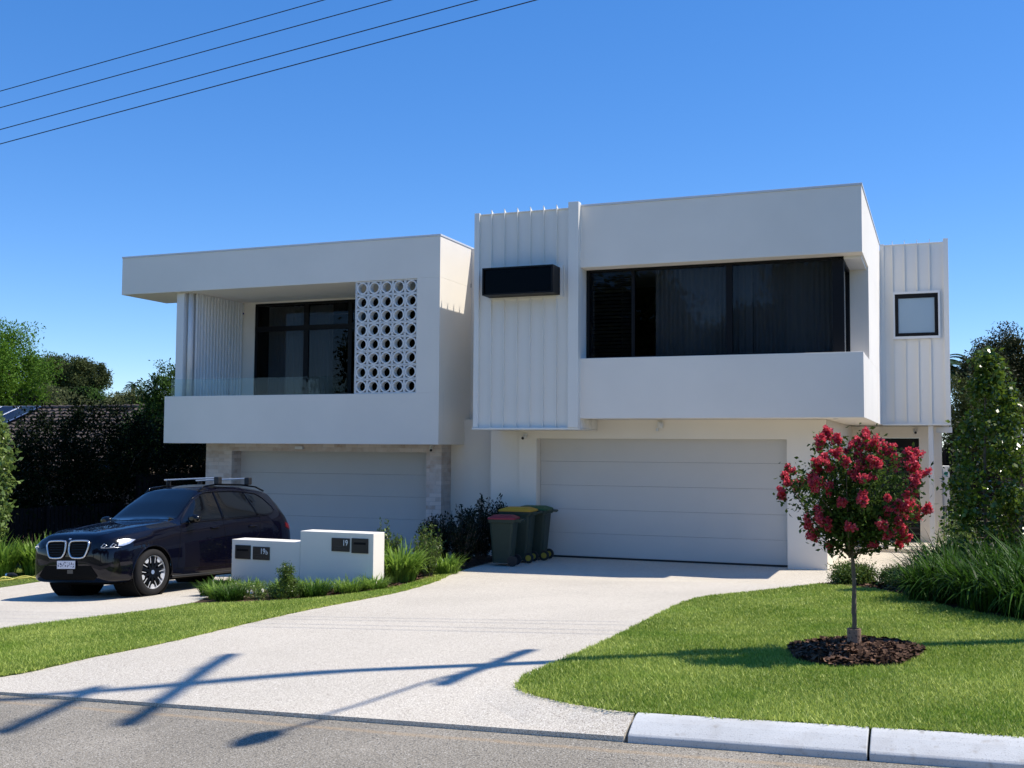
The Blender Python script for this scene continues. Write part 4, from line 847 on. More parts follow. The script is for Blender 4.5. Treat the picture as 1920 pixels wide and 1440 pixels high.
# ------------------------------------------------------------------ bins
def wheelie(name, label, x, y, rz, w_, d_, h, lid, wm, group):
    """front of the bin faces -y in its own axes; handle and wheels at the back (+y)"""
    t = thing(name, label, 'bin', (x, y, g(x, y)+.004), rz, group); body = MB()
    prof = [(.06, .80, .74), (h*.86, .96, .98), (h*.865, 1.06, 1.08), (h*.93, 1.08, 1.10)]
    vs = []; n = 4
    def loop(z, sx, sy, yo=0):
        hw, hd, c = w_/2*sx, d_/2*sy, .05; out = []
        for (cx, cy, a0) in ((hw-c, hd-c, 0), (-hw+c, hd-c, 90), (-hw+c, -hd+c, 180), (hw-c, -hd+c, 270)):
            for q in (0, 30, 60, 90): out.append((cx+c*math.cos(R_(a0+q)), cy+c*math.sin(R_(a0+q))+yo, z))
        return out
    loops = [loop(z, a, b) for z, a, b in prof]; N = 16; V = [p for l in loops for p in l]
    fs = [(i*N+k, i*N+(k+1) % N, (i+1)*N+(k+1) % N, (i+1)*N+k) for i in range(len(prof)-1) for k in range(N)]+[tuple(range(N))[::-1], tuple(range(3*N, 4*N))]
    body.add(V, fs); body.build('bin_body', M['bin'], t, local=True, bevel=.004)
    ld = MB(); lz = h*.931; L0 = loop(lz, 1.10, 1.13); L1 = loop(lz+.03, 1.08, 1.10); L2 = loop(lz+.075, .72, .70)
    ld.add(L0+L1+L2, [(i*N+k, i*N+(k+1) % N, (i+1)*N+(k+1) % N, (i+1)*N+k) for i in range(2) for k in range(N)]+[tuple(range(N))[::-1], tuple(range(2*N, 3*N))])
    ld.build('lid', lid, t, local=True, bevel=.004)
    hd = MB(); yb = d_/2*1.08
    for sx in (-1, 1): hd.box(sx*w_*.38-.02, sx*w_*.38+.02, yb-.02, yb+.10, lz-.05, lz+.0)
    hd.cyl((yb+.10, lz-.02), .017, -w_*.42, w_*.42, 'x', 12); hd.build('handle', M['bin'], t, local=True)
    for sx in (-1, 1):
        q = MB().cyl((d_/2*.86, .10), .10, sx*w_*.36-.022, sx*w_*.36+.022, 'x', 28).build('wheel', M['black2'], t, local=True, bevel=.006)
        q2 = MB().cyl((d_/2*.86, .10), .055, sx*w_*.36-.026, sx*w_*.36+.026, 'x', 24).build('wheel_hub', wm, q, local=True)
    MB().cyl((d_/2*.86, .10), .012, -w_*.36, w_*.36, 'x', 10).build('axle', M['black2'], t, local=True)
M['bin'] = mat('dark_green_bin_plastic', (.032, .050, .036), .5, spec=.3, var=.06, vscale=6)
M['lidr'] = mat('dull_red_lid', (.26, .022, .035), .6); M['lidy'] = mat('yellow_lid', (.62, .31, .015), .6); M['lidg'] = mat('green_lid', (.022, .10, .032), .6)
M['hub'] = mat('yellow_hub', (.45, .30, .03), .6)
wheelie('wheelie_bin', 'smaller green wheelie bin with a red lid, nearest the shrubs', -7.64, 19.02, R_(-82), .44, .48, .93, M['lidr'], M['black2'], 'wheelie bins beside the garage door')
wheelie('wheelie_bin', 'green wheelie bin with a yellow lid, between the red and green lids', -7.62, 19.72, R_(-84), .52, .60, 1.05, M['lidy'], M['hub'], 'wheelie bins beside the garage door')
wheelie('wheelie_bin', 'green wheelie bin with a green lid, closest to the garage door', -7.52, 20.33, R_(-85), .52, .60, 1.05, M['lidg'], M['hub'], 'wheelie bins beside the garage door')

# ------------------------------------------------------------------ overhead wires, power pole beside the photo, garden hose
def wire(pa, pb, sag, label):
    a = Vector(pa); b = Vector(pb); t = np.linspace(0, 1, 40)
    pts = [a.lerp(b, q)+Vector((0, 0, -sag*4*q*(1-q))) for q in t]
    o = MB().tube([tuple(p) for p in pts], .008, 6).build('overhead_wire', M['black2']); tag(o, label, 'wire', 'overhead wires crossing the top left sky')
WY = 13.0
for (p0, p1, lb, yy) in [((0, 171), (607, 0), 'topmost of the four overhead wires', 13.9), ((0, 202), (733, 0), 'second overhead wire from the top', 13.5), ((0, 243), (895, 0), 'third overhead wire from the top', 12.9), ((0, 270), (1005, 0), 'lowest of the four overhead wires', 12.5)]:
    A_ = Vector(at(*p0, yy)); B_ = Vector(at(*p1, yy)); d = (B_-A_)/(B_.x-A_.x)
    wire(A_-d*30, B_+d*22, .0, lb)
PX, PY = 1.22, 10.62
pp = thing('power_pole', 'timber power pole with crossarms and street light, outside the right edge, casting the long shadow', 'power pole', (PX, PY, g(PX, PY)))
MB().tube([(PX, PY, 0), (PX, PY, 7), (PX, PY, 14.6)], [.13, .10, .07], 14).build('pole', M['trunk'], pp)
for z_, s0, s1, (ax_, ay_) in ((12.1, -1.25, 1.25, (-.33, .94)), (13.3, -1.3, .15, (-.28, .96)), (8.2, -.9, .85, (.05, 1.0))):
    p0, p1 = (PX-.12+ax_*s0, PY+ay_*s0), (PX-.12+ax_*s1, PY+ay_*s1); r4 = .065 if z_ > 9 else .045
    ca = MB().add([(p0[0], p0[1], z_-r4), (p1[0], p1[1], z_-r4), (p1[0]+.1, p1[1], z_-r4), (p0[0]+.1, p0[1], z_-r4), (p0[0], p0[1], z_+r4), (p1[0], p1[1], z_+r4), (p1[0]+.1, p1[1], z_+r4), (p0[0]+.1, p0[1], z_+r4)],
        [(0, 3, 2, 1), (4, 5, 6, 7), (0, 1, 5, 4), (1, 2, 6, 5), (2, 3, 7, 6), (3, 0, 4, 7)]).build('crossarm', M['trunk'], pp)
    for q in (.08, .3, .7, .92):
        x_, y_ = p0[0]+(p1[0]-p0[0])*q+.05, p0[1]+(p1[1]-p0[1])*q; MB().tube([(x_, y_, z_+r4), (x_, y_, z_+r4+.14)], [.035, .025], 8).build('insulator', M['white'], ca)
la = MB().tube([(PX, PY-.05, 8.1), (1.18, 10.0, 8.55), (1.08, 9.2, 8.9), (1.0, 8.65, 9.02)], [.03, .025, .025, .025], 8).build('light_arm', M['cap'], pp, smooth=True)
MB().tube([(1.0, 8.75, 9.02), (.99, 8.65, 9.03), (.98, 8.45, 9.03), (.97, 8.3, 9.02)], [.05, .11, .11, .04], 12).build('lamp_head', M['cap'], la, smooth=True)
for k in range(2): pass
bz_ = MB(); rr_ = np.random.RandomState(5)
hose = [(-16.9, 16.05), (-16.75, 16.35), (-16.55, 16.6), (-16.35, 16.75), (-16.4, 16.45), (-16.6, 16.15), (-16.8, 15.85), (-17.05, 15.6), (-17.0, 15.85), (-16.7, 16.0)]
hs = smoothpoly(hose, 3); o = MB().tube([(x, y, gl(x, y)+.035+.05*max(0, math.sin(i*.35))) for i, (x, y) in enumerate(hs)], .013, 8).build('garden_hose', mat('yellow_hose', (.55, .5, .10), .45), smooth=True)
tag(o, 'pale yellow garden hose lying on the grass left of the car', 'hose')
nz = thing('hose_fitting', 'dark hose nozzle lying on the grass at the end of the yellow hose', 'nozzle', (-17.0, 16.35, -.9))
MB().tube([(-17.05, 16.4, -.86), (-16.95, 16.42, -.85), (-16.85, 16.42, -.86)], [.05, .045, .02], 10).build('nozzle', M['black2'], nz); MB().tube([(-17.1, 16.4, -.86), (-17.06, 16.4, -.86)], [.04, .04], 10).build('collar', M['alu'], nz)

# street trees across the road (seen only as reflections in the glass)
for i, (x, y, h_, r_) in enumerate([(-17, -20, 11.5, 4), (-9.5, -22, 9.5, 3.2), (-5, -19, 12, 4), (-25, -23, 10, 4), (3, -22, 9, 3.5), (-34, -22, 11, 4)]):
    tree('street_tree', 'tree across the road behind the viewer', 'tree', (x, y, -.5), h_, (r_, r_, r_*.85), 160, 160, .34, M['f_gum'], 300+i, group='trees across the road behind the viewer', trunk_r=.3, spread=.6)

# ------------------------------------------------------------------ the car (own axes: x forward from the front axle, y to its left, z up)
M['paint'] = mat('midnight_blue_paint', (.0018, .002, .008), .5, metal=0, spec=.03, coat=.8)
M['gloss'] = mat('gloss_black_trim', (.004, .004, .005), .12, spec=.5)
M['cglass'] = mat('dark_car_glass', (.004, .005, .007), .03, spec=.6)
M['tyre'] = mat('tyre_rubber', (.022, .021, .021), .85, spec=.2, bump=.2, bscale=50)
M['machined'] = mat('machined_alloy', (.78, .78, .79), .3, metal=.35)
M['barm'] = mat('silver_bar', (.62, .64, .68), .35, metal=.2)
M['satin'] = mat('satin_silver', (.62, .64, .67), .3, metal=.9)
M['liner'] = mat('wheel_arch_liner', (.006, .006, .006), .9, spec=.1)
car = thing('car', 'dark blue SUV with silver roof bars parked on the left driveway', 'car')
CAR = dict(x=-12.25, y=13.8, yaw=3.2, s=.965)
KX_ = [.885, .87, .84, .79, .70, .45, 0, -.56, -.75, -1.07, -1.42, -1.9, -2.6, -3.1, -3.42, -3.50, -3.66, -3.78, -3.86, -3.89]
def tab(v): return lambda x: float(np.interp(-x, [-q for q in KX_], v))
T = {
 'zt': [.70, .85, .93, .965, .985, 1.02, 1.065, 1.115, 1.165, 1.40, 1.61, 1.69, 1.68, 1.63, 1.575, 1.50, 1.36, 1.20, 1.05, .85],
 'zb': [.56, .36, .29, .26, .245, .23, .22, .22, .22, .22, .22, .22, .22, .23, .26, .27, .30, .36, .45, .58],
 'yb': [.40, .66, .76, .81, .86, .92, .945, .945, .945, .94, .94, .94, .945, .945, .925, .915, .89, .85, .78, .62],
 'zs': [.68, .80, .845, .875, .90, .945, .99, 1.03, 1.045, 1.06, 1.075, 1.095, 1.125, 1.145, 1.15, 1.14, 1.08, 1.0, .90, .77],
 'ys': [.34, .58, .67, .72, .77, .83, .875, .89, .89, .885, .885, .885, .88, .87, .86, .85, .83, .79, .72, .56],
 'yr': [.20, .40, .48, .55, .60, .66, .71, .735, .74, .69, .645, .615, .60, .585, .57, .58, .62, .64, .60, .45],
 'zr': [.695, .835, .91, .945, .965, 1.005, 1.05, 1.09, 1.13, 1.345, 1.535, 1.61, 1.61, 1.57, 1.52, 1.45, 1.32, 1.17, 1.03, .84]}
def smooth_tab(v):
    # monotone-ish dense resample, then light smoothing
    xd = np.linspace(.885, -3.89, 240); y = np.interp(-xd, [-q for q in KX_], v)
    for _ in range(5): y[2:-2] = (y[1:-3]+y[2:-2]*2+y[3:-1])/4
    return xd, y
def zk(z): return z*(1+.075*min(1, max(0, (z-.80)/.30)))
for k_ in ('zt', 'zs', 'zr'): T[k_] = [zk(v) for v in T[k_]]
XD, _ = smooth_tab(T['zt']); TT = {k: smooth_tab(v)[1] for k, v in T.items()}
def section(i):
    zt, zb, yb, zs, ys, yr, zr = (TT[k][i] for k in ('zt', 'zb', 'yb', 'zs', 'ys', 'yr', 'zr'))
    h = zs-zb
    p = [(0, zb), (yb*.80, zb), (yb*.955, zb+.04*h), (yb*.985, zb+.16*h), (yb*1.0, zb+.36*h), (yb*1.0, zb+.62*h), (yb*.982, zb+.86*h), (ys, zs), (ys-(ys-yr)*.16, zs+(zr-zs)*.22), (yr+(ys-yr)*.12, zr-(zr-zs)*.13), (yr, zr), (yr*.82, zt-(zt-zr)*.35), (yr*.45, zt-(zt-zr)*.08), (0, zt)]
    q = [np.array(a) for a in p]
    for _ in range(2):
        r = [q[0]]
        for a, b in zip(q[:-1], q[1:]): r += [a*.75+b*.25, a*.25+b*.75]
        r.append(q[-1]); q = r
    return np.array(q)
SEC = np.array([section(i) for i in range(len(XD))]); NS, NP = SEC.shape[:2]
AX = [(0, .365), (-2.864, .365)]; AR = .425
def carbody():
    V = []; 
    for i in range(NS):
        L = [(XD[i], y, z) for y, z in SEC[i]]; Rr = [(XD[i], -y, z) for y, z in SEC[i][1:-1][::-1]]
        V += L+Rr
    N = 2*NP-2; V = np.array(V)
    # snap to the wheel arches
    Fs = []
    for i in range(NS-1):
        for k in range(N): Fs.append((i*N+k, i*N+(k+1) % N, (i+1)*N+(k+1) % N, (i+1)*N+k))
    Fs = np.array(Fs); keep = np.ones(len(Fs), bool)
    for ax, az in AX:
        cen = V[Fs].mean(1); dd = np.hypot(cen[:, 0]-ax, cen[:, 2]-az); m_ = (dd < AR) & (np.abs(cen[:, 1]) > .62); keep &= ~m_
        used = np.unique(Fs[m_].ravel()); oth = np.unique(Fs[~m_ & keep].ravel()); bd = np.intersect1d(used, oth)
        for v in bd:
            if abs(V[v, 1]) < .60: continue
            dx, dz = V[v, 0]-ax, V[v, 2]-az; d = math.hypot(dx, dz)
            if d > .05: V[v, 0] = ax+dx/d*AR; V[v, 2] = az+dz/d*AR
    Fs = [tuple(f) for f in Fs[keep]]+[tuple(range(N))[::-1], tuple(range((NS-1)*N, NS*N))]
    return V, Fs
Vb, Fb = carbody()
bvh = BVHTree.FromPolygons([tuple(v) for v in Vb], Fb)
me = bpy.data.meshes.new('body'); me.from_pydata([tuple(v) for v in Vb], [], Fb); me.update()
bm = bmesh.new(); bm.from_mesh(me); bmesh.ops.delete(bm, geom=[v for v in bm.verts if not v.link_faces], context='VERTS'); bmesh.ops.recalc_face_normals(bm, faces=bm.faces); bm.to_mesh(me); bm.free()
body = link('body', me, M['paint'], car, True)
def chs(pts, closed=True, it=2):
    p = [np.array(q, float) for q in pts]
    for _ in range(it):
        n = len(p); q = []
        for i in range(n if closed else n-1): a, b = p[i], p[(i+1) % n]; q += [a*.75+b*.25, a*.25+b*.75]
        if not closed: q = [p[0]]+q+[p[-1]]
        p = q
    return p
def hitb(o, d):
    r = bvh.ray_cast(Vector(o), Vector(d)); return (r[0], r[1]) if r[0] is not None else (None, None)
def projector(mode):
    if mode == 'side': return lambda a, b: ((a, 2, b), (0, -1, 0))
    if mode == 'sideR': return lambda a, b: ((a, -2, b), (0, 1, 0))
    if mode == 'front': return lambda a, b: ((3, a, b), (-1, 0, 0))
    if mode == 'top': return lambda a, b: ((a, b, 3), (0, 0, -1))
    if mode == 'shield': return lambda a, b: ((a+.8, b, 3), (-.8/3, 0, -1))
    if mode == 'diag': c_, s_ = math.cos(R_(38)), math.sin(R_(38)); return lambda a, b: ((3*c_-a*s_, 3*s_+a*c_, b), (-c_, -s_, 0))
    if mode == 'diagR': c_, s_ = math.cos(R_(38)), -math.sin(R_(38)); return lambda a, b: ((3*c_-a*s_, 3*s_+a*c_, b), (-c_, -s_, 0))
def patch(name, outline, mode, m, parent, off=.004, step=.035, thick=0):
    pr = projector(mode); P = [Vector(q[:2]) for q in outline]; n = len(P)
    dense = []
    for i in range(n):
        a, b = P[i], P[(i+1) % n]; k = max(1, int((b-a).length/step)); dense += [a.lerp(b, j/k) for j in range(k)]
    nb_ = len(dense); A_ = np.array([tuple(q) for q in dense]); lo = A_.min(0); hi = A_.max(0)
    gx, gy = np.meshgrid(np.arange(lo[0]+step*.5, hi[0], step), np.arange(lo[1]+step*.5, hi[1], step)); G = np.c_[gx.ravel(), gy.ravel()]
    if len(G): G = G[inside(G, A_)]
    r = delaunay_2d_cdt(dense+[Vector(q) for q in G], [(i, (i+1) % nb_) for i in range(nb_)], [list(range(nb_))], 1, 1e-6)
    V = []; last = None
    for q in r[0]:
        o, d = pr(q[0], q[1]); h, nn = hitb(o, d)
        if h is None: V.append(None); continue
        d = Vector(d).normalized()
        if nn.dot(d) > 0: nn = -nn
        V.append(h+nn*off)
    ok = [v is not None for v in V]; V = [v if v is not None else Vector((0, 0, 0)) for v in V]
    Fs = [tuple(f) for f in r[2] if all(ok[i] for i in f)]
    me = bpy.data.meshes.new(name); me.from_pydata([tuple(v) for v in V], [], Fs); me.update()
    bm = bmesh.new(); bm.from_mesh(me); bmesh.ops.delete(bm, geom=[v for v in bm.verts if not v.link_faces], context='VERTS'); bmesh.ops.recalc_face_normals(bm, faces=bm.faces); bm.to_mesh(me); bm.free()
    o = link(name, me, m, parent, True)
    if thick: s_ = o.modifiers.new('solid', 'SOLIDIFY'); s_.thickness = thick; s_.offset = 0
    return o
def strip(name, line, mode, m, parent, rad=.008, closed=True, off=.004, build=True, mb=None, step=.03):
    pr = projector(mode); P = [np.array(q, float) for q in line]; pts = []
    n = len(P)
    for i in range(n if closed else n-1):
        a, b = P[i], P[(i+1) % n]; k = max(1, int(np.linalg.norm(b-a)/step)); pts += [a+(b-a)*j/k for j in range(k)]
    pts.append(P[0] if closed else P[-1]); out = []
    for q in pts:
        o, d = pr(q[0], q[1]); h, nn = hitb(o, d)
        if h is None: continue
        if nn.dot(Vector(d)) > 0: nn = -nn
        out.append(tuple(h+nn*off))
    m_ = mb or MB(); m_.tube(out, rad, 6, caps=not closed)
    return m_.build(name, m, parent, smooth=True, local=True) if build else None
# glass
ws = chs([(-.47, -.70), (-.40, -.40), (-.38, 0), (-.40, .40), (-.47, .70), (-1.27, .56), (-1.30, 0), (-1.27, -.56)], it=1)
patch('windscreen', [(-.64, -.70), (-.585, -.45), (-.565, 0), (-.585, .45), (-.64, .70), (-.76, .725), (-1.32, .605), (-1.40, .50), (-1.43, 0), (-1.40, -.50), (-1.32, -.605), (-.76, -.725)], 'top', M['cglass'], body, .005)
W_F = [(-.76, 1.149), (-.98, 1.328), (-1.20, 1.505), (-1.36, 1.586), (-1.50, 1.629), (-1.72, 1.645), (-1.72, 1.199), (-1.2, 1.183)]
W_R = [(-1.79, 1.202), (-1.79, 1.650), (-2.2, 1.655), (-2.56, 1.645), (-2.70, 1.236), (-2.3, 1.220)]
W_Q = [(-2.77, 1.242), (-2.63, 1.642), (-2.95, 1.607), (-3.10, 1.526), (-3.22, 1.397), (-3.25, 1.328), (-3.18, 1.290), (-3.05, 1.263)]
for md in ('side', 'sideR'):
    for nm, wv in (('side_window', W_F), ('side_window', W_R), ('quarter_window', W_Q)):
        o = patch(nm, wv, md, M['cglass'], body, .005)
    dl = [(-.70, 1.122), (-.96, 1.355), (-1.20, 1.532), (-1.37, 1.612), (-1.55, 1.655), (-2.2, 1.679), (-2.6, 1.666), (-2.97, 1.631), (-3.14, 1.543), (-3.28, 1.397), (-3.30, 1.311), (-3.18, 1.263), (-3.05, 1.238), (-2.3, 1.195), (-1.2, 1.153)]
    strip('window_trim', dl, md, M['gloss'], body, .010)
    for a, b in (((-1.755, 1.19), (-1.755, 1.655)), ((-2.735, 1.235), (-2.595, 1.65))): strip('pillar_trim', [a, b], md, M['gloss'], body, .016, False, .006)
    seams = MB()
    for ln in ([(-.70, 1.11), (-.62, .95), (-.55, .45), (-.58, .36)], [(-1.74, 1.17), (-1.76, .8), (-1.78, .36)], [(-2.78, 1.2), (-2.70, .9), (-2.45, .72), (-2.40, .42)], [(-.5, .40), (-1.3, .375), (-2.4, .40)]):
        strip('', ln, md, None, None, .004, False, .0, False, seams)
    seams.build('door_seams', M['liner'], body, local=True)
    # sills and wheel-arch lips
    sg = 1 if md == 'side' else -1
    strip('side_skirt', [(-.45, .27), (-1.4, .265), (-2.42, .27)], md, M['black2'], body, .028, False, .0)
    for ax, az in AX:
        pts = [(ax+(AR+.006)*math.cos(t), az+(AR+.006)*math.sin(t)) for t in np.linspace(R_(-14), R_(194), 44)]
        pts = [p for p in pts if p[1] > .29]
        strip('arch_lip', pts, md, M['paint'], body, .014, False, .0)
        ln = MB().ring((ax, az), AR-.015, AR+.0, sg*.50, sg*.905, 'y', 48).cyl((ax, az), AR-.01, sg*.46, sg*.50, 'y', 40)
        ln.build('wheel_arch', M['liner'], body, local=True)
    # handles
    for hx in (-1.50, -2.52):
        h, nn = hitb(*projector(md)(hx, 1.04)); hm = MB().tube([(hx+.11, h.y, 1.04), (hx+.08, h.y+sg*.03, 1.042), (hx-.08, h.y+sg*.03, 1.046), (hx-.11, h.y, 1.046)], [.012, .016, .016, .012], 8)
        hm.build('door_handle', M['paint'], body, smooth=True, local=True)
    # mirror
    mm = MB(); c0 = Vector((-.90, sg*.93, 1.17))
    mm.tube([(-.88, sg*.86, 1.14), (-.88, sg*.93, 1.15)], .03, 8)
    lo_ = []
    rows = [(-.085, .06), (-.05, .105), (0, .12), (.045, .105), (.075, .05)]; n = 14
    vs = []
    for dx, rr in rows:
        for k in range(n): t = 2*math.pi*k/n; vs.append((c0.x-dx*-1*1.0, c0.y+sg*.05+rr*math.cos(t), c0.z+.035+rr*.62*math.sin(t)))
    mm.add(vs, [(i*n+k, i*n+(k+1) % n, (i+1)*n+(k+1) % n, (i+1)*n+k) for i in range(len(rows)-1) for k in range(n)]+[tuple(range(n)), tuple(range((len(rows)-1)*n, len(rows)*n))])
    mm.build('wing_mirror', M['gloss'], body, smooth=True, local=True)
# bonnet creases
cr = MB()
for sg in (-1, 1):
    strip('', [(.62, sg*.30), (.2, sg*.42), (-.52, sg*.56)], 'top', None, None, .008, False, -.002, False, cr)
    strip('', [(.74, sg*.46), (.5, sg*.62), (.0, sg*.74), (-.6, sg*.79)], 'top', None, None, .004, False, -.001, False, cr)
cr.build('bonnet_creases', M['paint'], body, smooth=True, local=True)
# front: kidney grille, lamps, intakes, plate
def kid(s): return [(s*.035, .865), (s*.07, .90), (s*.37, .90), (s*.43, .885), (s*.445, .83), (s*.39, .68), (s*.34, .64), (s*.13, .64), (s*.08, .67), (s*.04, .74)]
for s in (-1, 1):
    q = chs(kid(s), it=1); gk = patch('kidney_grille', q, 'front', M['liner'], body, .012)
    strip('grille_surround', q, 'front', M['satin'], gk, .015, off=.018)
    bars = MB()
    for zz in (.69, .73, .77, .81, .85): strip('', [(s*.09, zz), (s*.38, zz)], 'front', None, None, .004, False, .016, False, bars)
    bars.build('grille_bars', M['gloss'], gk, local=True)
lowi = patch('lower_intake', [(-.52, .30), (.52, .30), (.62, .36), (.55, .44), (.48, .52), (-.48, .52), (-.55, .44), (-.62, .36)], 'front', M['liner'], body, .006)
patch('radar_panel', [(.0, .40), (.12, .40), (.12, .46), (.0, .46)], 'front', mat('grey_sensor', (.06, .06, .06), .5), body, .012)
for md, s in (('diag', 1), ('diagR', -1)):
    hl = [(-.13*s, .815), (-.06*s, .785), (.30*s, .795), (.40*s, .83), (.49*s, .90), (.40*s, .925), (.16*s, .895), (-.08*s, .85)]
    hd_ = patch('headlight', hl, md, M['gloss'], body, .006)
    patch('lamp_lens', [(.24*s, .812), (.31*s, .812), (.40*s, .84), (.475*s, .90), (.38*s, .912), (.26*s, .885)], md, M['satin'], hd_, .011)
    dr = MB()
    for b_ in (.0, .13):
        strip('', [(b_*s, .80), ((b_+.045)*s, .795), ((b_+.085)*s, .825), ((b_+.045)*s, .85)], md, None, None, .006, True, .013, False, dr)
    strip('', [(.0, .785), (.28*s, .79)], md, None, None, .004, False, .012, False, dr)
    dr.build('daytime_lamp', M['satin'], hd_, smooth=True, local=True)
    patch('side_intake', [(.14*s, .36), (.28*s, .34), (.30*s, .44), (.26*s, .62), (.16*s, .63), (.20*s, .5)], md, M['gloss'], body, .006)
pt = MB().box(.905, .915, -.19, .19, .475, .60)
pt.add([], []); plt = pt.build('number_plate', mat('white_number_plate', (.62, .64, .72), .5), body, local=True, bevel=.002)
rsd = random.Random(4); tx = MB()
for i in range(9):
    y = -.165+i*.0385
    for k in range(5):
        yy = y+rsd.uniform(-.006, .012); zz = .495+rsd.uniform(0, .07); tx.box(.9155, .9165, yy, yy+rsd.uniform(.005, .018), zz, zz+rsd.uniform(.006, .022))
tx.build('plate_marks', mat('plate_marks', (.06, .06, .12), .6), plt, local=True)
h, nn = hitb((.79, 0, 3), (0, 0, -1)); h = Vector((.80, 0, .945))
eb = MB().tube([(.80, 0, .93), (.818, 0, .952)], [.041, .041], 24).build('bonnet_emblem', M['satin'], body, smooth=False, local=True)
MB().tube([(.8185, 0, .9525), (.8195, 0, .9538)], [.030, .030], 24).build('emblem_disc', mat('blue_white_disc', (.25, .4, .65), .3), eb, local=True)
# roof rails and bars
for s in (-1, 1):
    rl_ = MB(); pts = [(-1.42, s*.60, 1.66), (-1.55, s*.605, 1.76), (-1.9, s*.60, 1.80), (-2.6, s*.585, 1.80), (-3.05, s*.57, 1.765), (-3.3, s*.56, 1.69)]
    rl_.tube(pts, .017, 8); rl_.build('roof_rail', M['gloss'], body, smooth=True, local=True)
for bx_ in (-1.93, -2.78):
    rb_ = MB().box(bx_-.035, bx_+.035, -.60, .66, 1.905, 1.93).build('roof_bar', M['barm'], car, local=True, bevel=.008)
    MB().box(bx_-.05, bx_+.05, -.54, -.50, 1.80, 1.905).build('bar_foot', M['black2'], rb_, local=True, bevel=.015); MB().box(bx_-.05, bx_+.05, .56, .67, 1.80, 1.935).build('bar_foot', M['black2'], rb_, local=True, bevel=.015)
# underside and tail lamp
MB().box(-3.5, .45, -.70, .70, .20, .24).build('underbody', M['liner'], body, local=True)
for md in ('side', 'sideR'): patch('tail_light', [(-3.55, 1.0), (-3.74, .95), (-3.74, 1.05), (-3.55, 1.09)], md, mat('red_lens', (.12, .003, .004), .15), body, .006)
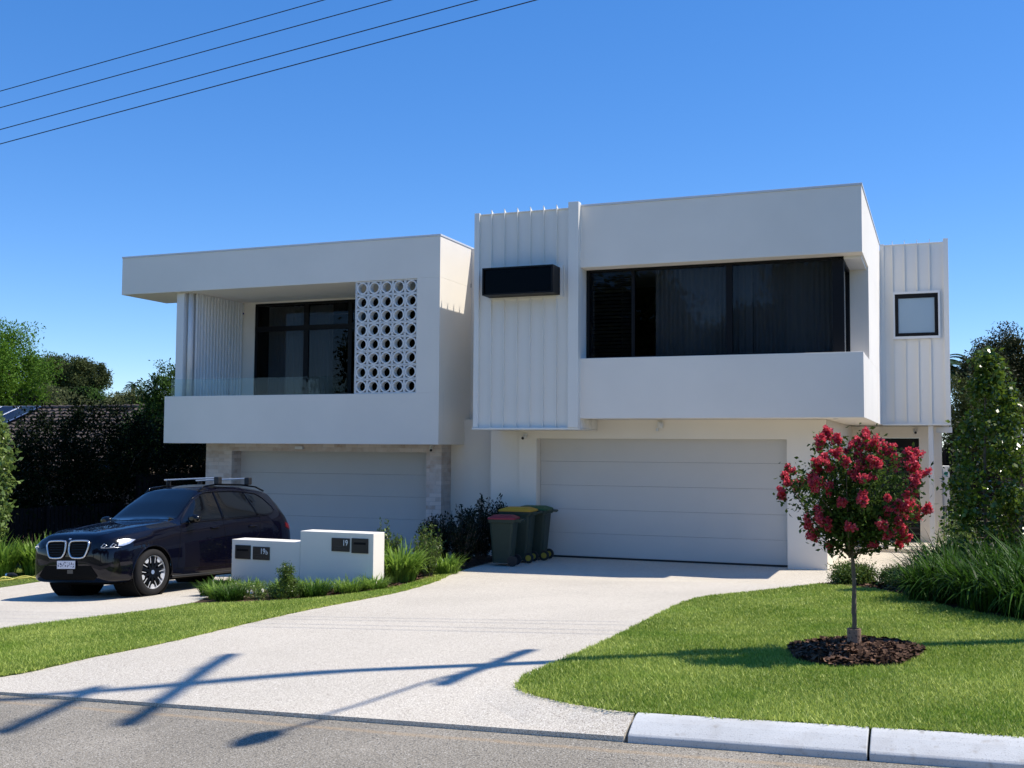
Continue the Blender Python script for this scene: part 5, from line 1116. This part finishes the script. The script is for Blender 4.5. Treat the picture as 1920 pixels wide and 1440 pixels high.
# wheels
def wheel():
    r = .37; prof = [(.265, -.115), (.285, -.125), (.345, -.118), (.366, -.09), (.37, -.05), (.37, .05), (.366, .09), (.345, .118), (.285, .125), (.265, .115), (.262, .0)]
    n = 56; vs = []; fs = []; K = len(prof)
    for i in range(n):
        t = 2*math.pi*i/n
        for a, b in prof: vs.append((a*math.cos(t), b, a*math.sin(t)))
    for i in range(n):
        for k in range(K): fs.append((i*K+k, i*K+(k+1) % K, ((i+1) % n)*K+(k+1) % K, ((i+1) % n)*K+k))
    t_ = thing('x', None, None); 
    tyre = MB().add(vs, fs).build('tyre', M['tyre'], None, local=True, smooth=True)
    rim = MB().ring((0, 0), .258, .272, -.10, .108, 'y', 56).build('rim', M['machined'], None, local=True, smooth=False)
    bc = MB().cyl((0, 0), .26, .015, .03, 'y', 40).cyl((0, 0), .065, .03, .092, 'y', 24, .05); 
    for k in range(10):
        t = 2*math.pi*(k+.5)/10; c_, s_ = math.cos(t), math.sin(t)
        vs = [(c_*.05-s_*w_, y, s_*.05+c_*w_) for w_, y in ((-.02, .05), (.02, .05), (.02, .085), (-.02, .085))]+[(c_*.258-s_*w_, y, s_*.258+c_*w_) for w_, y in ((-.028, .045), (.028, .045), (.028, .090), (-.028, .090))]
        bc.add(vs, [(0, 1, 2, 3), (4, 7, 6, 5), (0, 4, 5, 1), (1, 5, 6, 2), (2, 6, 7, 3), (3, 7, 4, 0)])
    spk = bc.build('spokes', M['gloss'], None, local=True)
    ac = MB()
    for k in range(5):
        t0 = R_(-90+72*k)
        def P(r_, a_, y=.0935): return (r_*math.cos(t0+a_), y, r_*math.sin(t0+a_))
        q = [P(.262, -.19), P(.262, .19), P(.205, .16), P(.185, .0), P(.205, -.16)]; q2 = [(a, b-.008, c) for a, b, c in q]
        ac.add(q+q2, [(0, 1, 2, 3, 4), (9, 8, 7, 6, 5)]+[(i, (i+1) % 5, 5+(i+1) % 5, 5+i) for i in range(5)])
        for a_ in (-.40, .40):
            q = [P(.262, a_-.022), P(.262, a_+.022), P(.15, a_*.8+.03), P(.15, a_*.8-.03)]; q2 = [(a, b-.008, c) for a, b, c in q]
            ac.add(q+q2, [(0, 1, 2, 3), (7, 6, 5, 4)]+[(i, (i+1) % 4, 4+(i+1) % 4, 4+i) for i in range(4)])
    acc = ac.build('spoke_faces', M['machined'], None, local=True)
    cap = MB().cyl((0, 0), .034, .092, .097, 'y', 24).build('hub_cap', mat('hub_cap_blue', (.35, .45, .62), .3, metal=.4), None, local=True)
    bpy.data.objects.remove(t_)
    return tyre, [rim, spk, acc, cap]
ty0, rm0 = wheel(); first = True
for ax, az in AX:
    for s in (1, -1):
        wh = ty0 if first else ty0.copy()
        if not first: C.objects.link(wh)
        wh.name = 'wheel'; wh.parent = car; wh.location = (ax, s*.825, .37); wh.rotation_euler = (0, 0, 0 if s > 0 else math.pi)
        for q in rm0:
            c_ = q if first else q.copy()
            if not first: C.objects.link(c_)
            c_.parent = wh
        first = False
# stand the car on the sloping driveway
yaw = R_(CAR['yaw']); fwd = Vector((-math.sin(yaw), -math.cos(yaw), 0)); lft = Vector((math.cos(yaw), -math.sin(yaw), 0))
def gw(l): p = Vector((CAR['x'], CAR['y'], 0))+fwd*l[0]*CAR['s']+lft*l[1]*CAR['s']; return Vector((p.x, p.y, g(p.x, p.y)+.006))
a_, b_, c_ = gw((0, .82)), gw((0, -.82)), gw((-2.864, 0)); org = (a_+b_)/2
xa = (org-c_).normalized(); ya = (a_-b_); ya = (ya-xa*ya.dot(xa)).normalized(); za = xa.cross(ya)
car.matrix_world = Matrix.Translation(org) @ Matrix((xa, ya, za)).transposed().to_4x4() @ Matrix.Scale(CAR['s'], 4)

# hedge on the far right boundary, outside the photo, seen in reflections
for i, (x, y, h_) in enumerate([(8.5, 8.5, 3.6), (8.7, 11.5, 4.2), (8.4, 14.5, 3.8), (8.6, 17.5, 4.4)]):
    tree('boundary_tree', 'bushy tree on the right boundary, outside the photo', 'tree', (x, y, g(6, y)), h_, (1.6, 1.7, 1.9), 90, 90, .16, M['f_dolive'], 400+i, group='trees on the right boundary outside the photo', trunk_r=.1, spread=.3, cz=g(6, y)+h_*.5)
